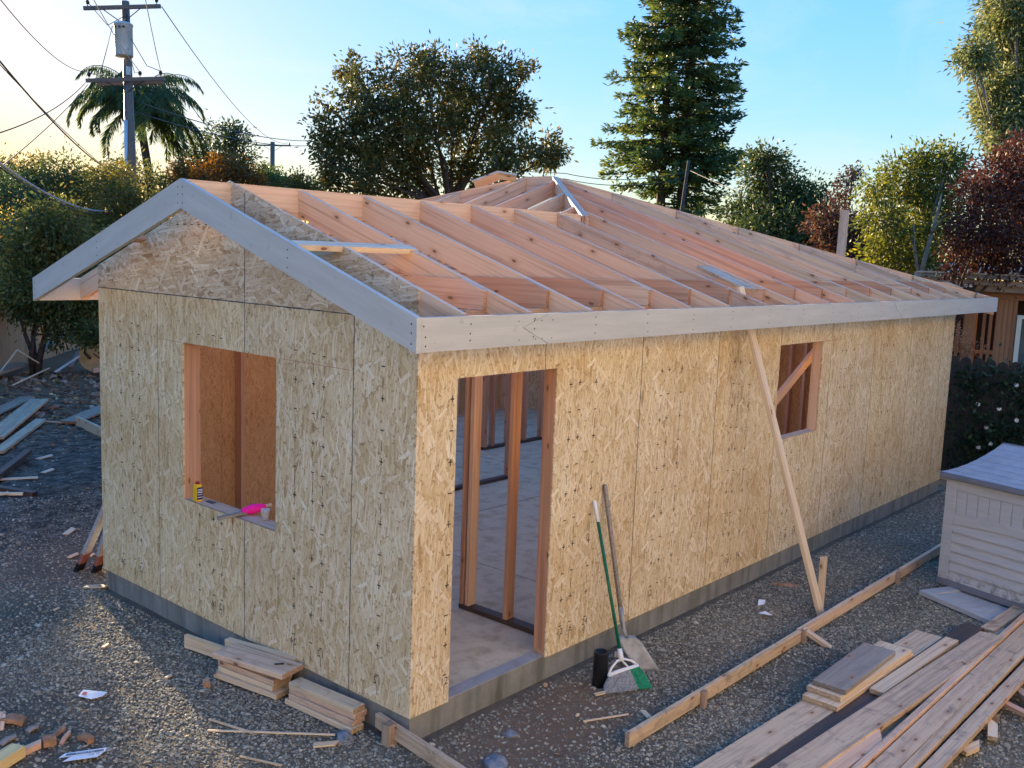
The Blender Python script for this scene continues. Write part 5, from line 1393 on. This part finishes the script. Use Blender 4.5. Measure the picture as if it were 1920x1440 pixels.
wire('wire rising from the left edge to the end of the lower crossarm', [(2.62, 13.03, 4.52), (11.5, 28.15, 7.94)], .2, .014)
wire('lower wire rising from the left edge to the lower crossarm', [(2.57, 12.95, 3.87), (11.55, 28.08, 7.89)], .12, .012)
wire('thick pale cable bundle sagging from the left edge to the pole foot', [(1.29, 9.8, 4.02), (11.1, 24.7, 3.98)], .45, .019, 'wire_pale')
wire('dark cable twisted along the pale bundle to the pole foot', [(1.29, 9.8, 3.97), (11.1, 24.7, 3.95)], .47, .013)
wire('pale wire from the top edge slanting onto the lower crossarm', [(6.85, 18.18, 8.4), tuple(X2+nf*.22+ua*.48+V((0, 0, .24)))], .1, .012, 'wire_pale')
wire('pale steep wire from the top edge to the right crossarm end', [(7.65, 17.25, 8.45), tuple(X2+nf*.22+ua*1.15+V((0, 0, .24)))], .05, .012, 'wire_pale')
wire('guy wire falling from the leaning pole to the right', [(38.4, 21.5, 7.3), (31.5, 11.2, 4.4)], .1, .02)

# ------------------------------------------------------------------ trees and shrubs
B = {'oak':[[15.17,18.33,7.16,0.97],[14.88,19.16,6.03,0.87],[16.2,17.86,7.88,0.95],[17.7,17.37,8.23,0.89],[17.63,15.54,7.91,0.9],[18.14,15.23,7.13,0.66],[16.33,17.05,6.62,1.17],[17.8,16.51,6.77,1.12],[15.14,17.99,5.17,0.93],[16.66,17.8,5.06,0.89],[17.56,14.76,5.82,0.85],[18.88,14.77,6.11,0.6],[19.5,14.7,5.93,0.42],[17.65,16.53,5.35,0.8],[15.39,17.84,6.25,1.09],[14.14,18.59,5.25,0.49],[14.98,20.06,7.18,0.26],[15.81,19.84,8.31,0.41],[18.99,15.5,8.42,0.29],[14.57,18.75,4.68,0.55],[18.15,16.71,8.74,0.4],[16.89,17.93,8.62,0.35]],'dark':[[26.56,11.41,5.9,0.71],[26.25,11.78,4.56,0.75],[26.91,10.77,4.77,0.98],[26.88,9.83,4.94,0.74],[26.53,9.13,3.9,0.83],[24.94,10.27,3.65,1.02],[26.38,9.87,3.71,1.04],[25.84,10.93,6.25,0.38]],'copper':[[24.47,7.49,5.73,0.19],[24.48,7.66,5.4,0.22],[24.15,7.7,4.99,0.22],[23.37,7.53,4.03,0.64],[23.25,6.84,3.81,0.57],[23.07,6.4,3.44,0.45],[23.34,7.14,3.28,0.69],[23.87,6.39,2.94,0.46]],'yellow':[[20.05,4.34,4.99,0.66],[18.59,4.21,3.92,0.51],[20.11,3.77,3.99,0.7],[19.89,4.14,3.35,0.64],[20.15,3.62,4.86,0.6],[18.74,4.33,3.19,0.43],[18.73,4.58,4.65,0.32],[20.33,4.11,5.51,0.31],[19.88,3.35,5.44,0.32],[19.26,3.41,3.11,0.43]],'plum':[[17.12,1.43,4.81,0.55],[15.91,1.3,3.82,0.55],[17.08,1.04,3.88,0.63],[16.69,1.56,3.23,0.4],[16.79,1.0,3.25,0.52],[15.8,1.72,3.51,0.29],[16.04,1.58,4.43,0.36],[17.39,1.21,5.34,0.32],[15.63,1.72,3.0,0.2],[16.61,0.76,4.56,0.61]],'euc':[[29.82,5.12,10.35,0.87],[27.63,5.32,9.12,0.48],[29.3,4.95,8.49,0.74],[30.19,4.42,9.38,1.16],[28.85,4.89,7.46,0.56],[28.9,4.79,11.0,0.81],[27.83,5.63,9.42,0.29],[29.19,5.34,8.01,0.37],[28.84,4.0,7.57,0.72],[28.1,4.47,6.72,0.4]],'dkl':[[24.18,39.9,7.88,0.97],[22.59,39.03,6.86,0.93],[24.51,39.0,6.91,0.8],[21.73,38.57,6.01,0.77],[22.59,37.88,6.07,1.02],[24.07,38.79,8.28,0.47]],'orange':[[18.54,30.89,5.83,0.64],[18.96,32.74,5.55,0.56],[18.91,30.33,5.49,0.54],[18.31,33.71,5.73,0.49],[19.66,30.51,5.56,0.35]],'cyp':[[33.08,48.85,7.34,0.4],[32.01,47.6,6.57,0.72],[33.54,48.25,6.87,0.4],[33.29,47.07,6.66,0.33]],'yl':[[20.4,28.64,5.39,0.34],[21.18,30.12,5.3,0.4],[20.62,28.3,5.23,0.3],[20.98,30.52,5.22,0.22],[21.36,28.5,5.29,0.26]],'behind':[[16.78,35.07,5.53,0.67],[18.31,35.22,5.54,0.57],[16.66,37.14,5.79,0.41],[18.1,33.99,5.39,0.56],[17.37,34.86,5.35,0.56],[18.14,34.08,4.4,0.54],[17.71,35.29,4.15,0.64],[18.84,33.38,4.44,0.54],[16.63,35.28,4.31,0.54]],'t1':[[5.06,16.39,3.18,0.53],[5.03,17.24,2.49,0.57],[5.55,16.65,2.63,0.51],[4.77,16.68,1.79,0.51],[5.25,16.14,1.76,0.49],[4.97,16.53,1.35,0.36],[4.69,17.28,1.59,0.34],[5.15,16.28,0.88,0.18],[5.42,15.9,2.1,0.39]],'t1b':[[5.57,16.0,1.32,0.34],[5.43,15.31,0.95,0.2],[5.75,15.88,1.71,0.29],[5.36,15.7,0.99,0.18]],'t0':[[6.35,21.82,3.98,0.54],[5.58,21.22,2.77,0.78],[6.3,21.47,2.79,0.67],[5.49,20.45,1.65,0.7],[5.67,20.35,1.46,0.49],[5.36,21.75,1.32,0.79]],'t2':[[8.17,22.54,4.61,0.49],[8.36,23.98,4.15,0.6],[8.85,22.48,3.73,0.71],[8.72,23.19,2.99,0.82],[9.51,22.91,3.02,0.68],[8.02,23.59,3.25,0.74],[7.9,23.9,4.55,0.3]],'t3':[[8.59,20.88,4.33,0.45],[8.41,19.69,3.83,0.49],[8.53,20.52,3.02,0.56],[7.61,19.67,2.48,0.6],[8.03,19.28,2.23,0.53],[8.79,19.75,3.32,0.55]],'t4':[[8.68,26.47,4.67,0.4],[9.59,27.47,5.09,0.17],[9.38,26.79,5.25,0.1],[9.47,27.48,5.25,0.1],[8.72,28.94,4.73,0.67],[10.21,25.95,4.46,0.49],[11.06,24.93,4.83,0.36]],'palm_c':[19.37,39.29,8.85],'palm_b':[19.65,38.25,5.35]}
tg = 'trees round the yard'
tree('broadleaf_tree', 'large dark spreading broadleaf tree behind the middle of the roof', B['oak'], (17.2, 16.5, GZ), 'lf_oak', .155, 32000, trunk_r=.15, clump=.27, per=60, seed=1, fork=.62, multi=3, shell=.2)
tree('evergreen_tree', 'dark rounded evergreen right of the conifer', B['dark'], (26, 10.5, GZ), 'lf_dark', .15, 24000, trunk_r=.14, clump=.36, per=50, seed=2)
tree('copper_tree', 'copper leaved tree with one tall shoot behind the timber post', B['copper'], (23.4, 7.4, GZ), 'lf_copper', .12, 8000, trunk_r=.09, clump=.28, per=22, seed=3)
tree('yellow_green_tree', 'bright yellow green sunlit tree on the right', B['yellow'], (19.7, 4.0, GZ), 'lf_yellow', .115, 14000, trunk_r=.11, bark='bark_pale', clump=.3, per=22, seed=4)
tree('plum_tree', 'purple leaved plum tree at the right edge', B['plum'], (16.75, 1.2+1.4, GZ), 'lf_plum', .095, 15000, trunk_r=.09, clump=.26, per=22, seed=5)
tree('gum_tree', 'tall grey green gum tree at the top right corner', B['euc'], (29.5, 3.2, GZ), 'lf_euc', .17, 24000, trunk_r=.10, bark='bark_pale', clump=.34, per=22, seed=6, droop=.7, aspect=.34)
tree('dark_tree', 'rounded dark tree right of the palm', B['dkl'], (23.5, 38.8, GZ), 'lf_dark', .2, 6000, trunk_r=.2, clump=.4, per=22, seed=7)
tree('rust_shrub', 'rust tinged shrub in front of the rounded dark tree', B['orange'], (18.9, 31.4, GZ), 'lf_rust', .16, 4500, trunk_r=.12, clump=.36, per=22, seed=8)
tree('small_conifer', 'tiny dark conifers beside the distant utility pole', B['cyp'], (30.5, 46, GZ), 'lf_conifer', .24, 3000, trunk_r=.12, clump=.4, per=20, seed=9)
tree('golden_shrub', 'low golden shrub peeping over the ridge left of the big broadleaf tree', B['yl'], (21.5, 28.5, GZ), 'lf_gold', .15, 2200, trunk_r=.08, clump=.34, per=20, seed=10)
tree('backdrop_tree', 'dark foliage behind the utility pole above the gable peak', B['behind'], (17.5, 36, GZ), 'lf_olive', .18, 3500, trunk_r=.15, clump=.4, per=22, seed=11)
tree('leafy_tree', 'nearest multi stemmed leafy tree before the left fence', B['t1'], (4.95, 17.0, GZ), 'lf_olive', .115, 15000, trunk_r=.055, clump=.32, per=22, seed=12, multi=5, fork=.5, droop=.6)
tree('leafy_shrub', 'olive shrub tucked beside the left corner of the house', B['t1b'], (6.6, 17.0, GZ), 'lf_olive', .10, 5000, trunk_r=.04, clump=.28, per=22, seed=13, multi=2)
tree('leafy_tree', 'dark green tree at the left frame edge', B['t0'], (5.6, 21.3, GZ), 'lf_green', .12, 12000, trunk_r=.1, clump=.34, per=22, seed=14, droop=.5)
tree('leafy_tree', 'tall left tree catching the low sun beyond the fence', B['t2'], (8.8, 22.9, GZ), 'lf_olive', .12, 13000, trunk_r=.11, clump=.34, per=22, seed=15)
tree('golden_tree', 'pale golden green tree just left of the utility pole', B['t3'], (9.9, 21.6, GZ), 'lf_gold', .11, 10000, trunk_r=.1, clump=.32, per=22, seed=16)
tree('leafy_tree', 'feathery tree with tall shoots at the far left', B['t4'], (9.5, 25.5, GZ), 'lf_gold', .13, 4500, trunk_r=.08, clump=.34, per=20, seed=17)
tree('leafy_tree', 'unseen leafy tree added past the left end of the wooden fence to shade the gravel', [(1.60, 16.2, 2.45, .85), (.9, 16.0, 2.6, 1.05), (-.6, 15.4, 2.7, 1.3), (-2.6, 14.5, 2.8, 1.5), (.2, 16.6, 3.9, 1.2), (-1.6, 16, 4.0, 1.4), (-4.4, 13.4, 2.7, 1.5), (1.4, 16.6, 3.7, .85), (-6.2, 12.2, 2.6, 1.5), (1.8, 16.0, 1.6, .65), (1.0, 15.9, 1.3, .8), (-4, 14.5, 4.0, 1.2)], (-.5, 15.8, GZ), 'lf_green', .19, 34000, trunk_r=.14, clump=.36, per=26, seed=18, shell=.05, stray=.0)  # added out of view, crown shaped to bound the sun streak
tree('dry_shrub', 'dry orange leaved shrub before the garden building post', [(14.6, 1.42, 1.55, .26), (14.5, 1.2, 1.75, .16), (14.3, .95, 1.55, .22), (14.6, 1.6, 1.9, .14), (14.6, 1.55, 2.1, .10)], (14.5, 1.3, GZ), 'lf_dry', .055, 900, cat='shrub', trunk_r=.02, clump=.2, per=14, seed=19, multi=3)
tree('leafy_tree', 'far hazy treetops low behind the right end of the roof', [(40, 16, 3.5, 2.0), (38, 13, 3.2, 1.8), (44, 19, 3.6, 2.2), (36, 9, 3.0, 1.8)], (40, 14, GZ), 'lf_dark', .24, 4000, trunk_r=.15, clump=.5, per=20, seed=20)

# dead bare limb in the yellow tree
t = thing('bare_tree', 'pale dead forked trunk standing in the yellow green tree', 'tree', (18.6, 3.35, GZ))
tube('trunk', [(18.6, 3.35, -.2), (18.62, 3.4, 2.2), (18.66, 3.3, 3.1), (18.75, 3.15, 4.1), (18.8, 3.1, 4.6)], [.08, .07, .055, .035, .015], M['bark_pale'], t, 8)
tube('limb', [(18.64, 3.35, 2.7), (18.6, 3.55, 3.5), (18.62, 3.6, 4.0)], [.05, .035, .012], M['bark_pale'], t, 6)
tube('limb', [(18.7, 3.22, 3.7), (18.6, 2.95, 4.1), (18.5, 2.75, 4.15)], [.03, .02, .008], M['bark_pale'], t, 6)

# redwood: two trunks, drooping layered boughs
rng = np.random.RandomState(33)
rw = thing('redwood_tree', 'tall twin trunked redwood towering behind the roof', 'tree', (44.9, 26.3, GZ))
bm = bmesh.new()
tA = [(44.3, 26.9, -.3), (44.45, 26.9, 6), (45.0, 27.3, 14), (45.3, 27.5, 21)]
tB = [(45.1, 26.0, -.3), (45.25, 26.0, 6), (45.75, 26.2, 14), (46.1, 26.4, 22)]
tube_bm(bm, tA, [.34, .26, .17, .05], 10); tube_bm(bm, tB, [.42, .32, .2, .05], 10)
rows_ = [(5.0, 2.2), (6.2, 3.5), (7.4, 3.9), (8.6, 4.0), (10, 3.9), (11.5, 3.7), (13, 3.6), (14.5, 3.4), (16, 3.0), (17.5, 2.6), (19, 2.0), (21, 1.0), (22.5, .3)]
zs_, rs_ = np.array(rows_).T
P, D, C = [], [], []
z_ = 5.4
while z_ < 22:
    for trunk in (tA, tB):
        Ti = np.array(trunk); tx = np.array([np.interp(z_, Ti[:, 2], Ti[:, j]) for j in (0, 1)])
        nb_ = 6
        ph = rng.uniform(0, 6.28)
        for k in range(nb_):
            an = ph+k*6.283/nb_+rng.normal()*.25
            L = np.interp(z_, zs_, rs_)*rng.uniform(.55, 1.08)
            if rng.uniform() < .12 or (z_ < 7 and rng.uniform() < .45): continue
            dirv = np.array([math.cos(an), math.sin(an)]); zz = z_+rng.uniform(-.3, .3)
            path = []
            for f in np.linspace(0, 1, 7):
                path.append([tx[0]+dirv[0]*L*f, tx[1]+dirv[1]*L*f, zz+L*(.10*f-.30*f*f+.20*f**3)-.08*L*f])
            path = np.array(path)
            tube_bm(bm, path.tolist(), list(np.linspace(.055, .012, 7)), 4, False)
            m = int(44*L)+12; base_c = rng.uniform(.1, .75)
            f = rng.uniform(.18, 1.04, m)**.8; idx = np.clip(f*6, 0, 5.999); i0 = idx.astype(int); fr_ = (idx-i0)[:, None]
            c = path[i0]*(1-fr_)+path[np.minimum(i0+1, 6)]*fr_
            side = np.array([-dirv[1], dirv[0]]); sgn = rng.choice([-1, 1], m)
            wd = .62*(1-.55*f)*rng.uniform(0, 1, m)
            c[:, 0] += side[0]*sgn*wd; c[:, 1] += side[1]*sgn*wd; c[:, 2] += rng.normal(size=m)*.12-wd*.25
            d = np.stack([dirv[0]*.7+side[0]*sgn*.8, dirv[1]*.7+side[1]*sgn*.8, -.35+rng.normal(size=m)*.3+.5*(f > .85)], 1)+rng.normal(size=(m, 3))*.25
            P.append(c); D.append(d); C.append(base_c+rng.normal(size=m)*.14+.18*(f-.6))
    z_ += .5
P, D, C = map(np.concatenate, (P, D, C))
link('crown', leaves_mesh('crown', P, D, .36, .12, C, rng), M['lf_conifer'], rw)
bm_obj('trunk', bm, M['bark'], rw, None, True)

# palm
pt_ = thing('palm_tree', 'feathery palm with drooping fronds behind the utility pole', 'tree', (19.7, 38.2, GZ))
pc = V(B['palm_c']); pb = V((19.85, 38.2, -.2))
tube('trunk', [pb, pb.lerp(pc, .6)+V((.1, 0, 0)), pc-V((0, 0, .4)), pc+V((0, 0, .2))], [.22, .19, .18, .1], M['bark'], pt_, 10)
rng = np.random.RandomState(8)
for k in range(44):
    az = k*2.399+rng.uniform(-.2, .2); el = rng.uniform(-.15, 1.35) if k % 3 else rng.uniform(.6, 1.4); L = rng.uniform(3.0, 4.1)
    dirv = V((math.cos(az), math.sin(az), 0)); bm = bmesh.new(); p = pc.copy(); e = el; pts = [p.copy()]
    for j in range(12):
        p = p+(dirv*math.cos(e)+V((0, 0, math.sin(e))))*L/12; e -= .10+.26*(j/12)*(1 if el > .3 else .5); pts.append(p.copy())
    tube_bm(bm, pts, list(np.linspace(.035, .008, 13)), 4, False)
    fr_o = bm_obj('frond', bm, M['lf_palm'], pt_, None, True)
    at = fr_o.data.attributes.new('lc', 'FLOAT', 'POINT'); at.data.foreach_set('value', np.full(len(fr_o.data.vertices), .6, np.float32))
    Q, Dd = [], []
    side = dirv.cross(V((0, 0, 1)))
    for j in range(1, 13):
        for sub in (0, .25, .5, .75):
            c = pts[j-1].lerp(pts[j], sub)
            for sg in (-1, 1):
                for rep in (0, 1, 2):
                    Q.append(tuple(c)); Dd.append(tuple(side*sg*rng.uniform(.45, 1)+dirv*.45+V((0, 0, -.7-rng.uniform(0, 1.1)))))
    Q, Dd = np.array(Q), np.array(Dd)
    taper = np.interp(np.arange(len(Q))/len(Q), [0, .15, .6, 1], [.35, .75, .8, .35])
    link('leaflets', leaves_mesh('leaflets', Q, Dd, .85*taper, .05, np.full(len(Q), rng.uniform(.2, .75))+rng.normal(size=len(Q))*.12, rng), M['lf_palm'], fr_o)

# ------------------------------------------------------------------ unseen house added behind the camera, its sunlit wall a warm reflector
hs = thing('reflector_house', 'cream stuccoed house added unseen behind the viewpoint as a warm reflector', 'house', (0, -8, GZ))
box('wall', (-20, -15, -.4), (13, -7.6, 5.6), M['reflector_stucco'], hs)
box('roof', (-20.5, -15.5, 5.62), (13.5, -7.1, 5.8), M['roofing'], hs)
for x in (-8, -2.5, 3, 8.5):
    box('window', (x, -7.62, 3.4), (x+1.3, -7.58, 4.7), M['glass'], hs); box('window_frame', (x-.08, -7.61, 3.32), (x+1.38, -7.585, 3.395), M['window_frame'], hs)

# far belt of trees closing the view all round
rng = np.random.RandomState(91)
n_ = 900; an = rng.uniform(-.35, 2.3, n_); ra_ = rng.uniform(62, 78, n_)
ht = 3.4+1.2*np.sin(an*9)+.8*np.sin(an*23+1)
cx_, cy2, cz2 = ra_*np.cos(an), ra_*np.sin(an), rng.uniform(0, 1, n_)*ht
P = np.repeat(np.stack([cx_, cy2, cz2], 1), 26, 0)+rng.normal(size=(n_*26, 3))*np.array([1.3, 1.3, .7])
P[:, 2] = np.maximum(P[:, 2], -.1)
D = rng.normal(size=P.shape)
o = link('far_trees', leaves_mesh('far_trees', P, D, .55, .26, np.repeat(rng.uniform(.1, .7, n_), 26)+rng.normal(size=n_*26)*.12, rng), M['lf_dark']); o['kind'] = 'stuff'
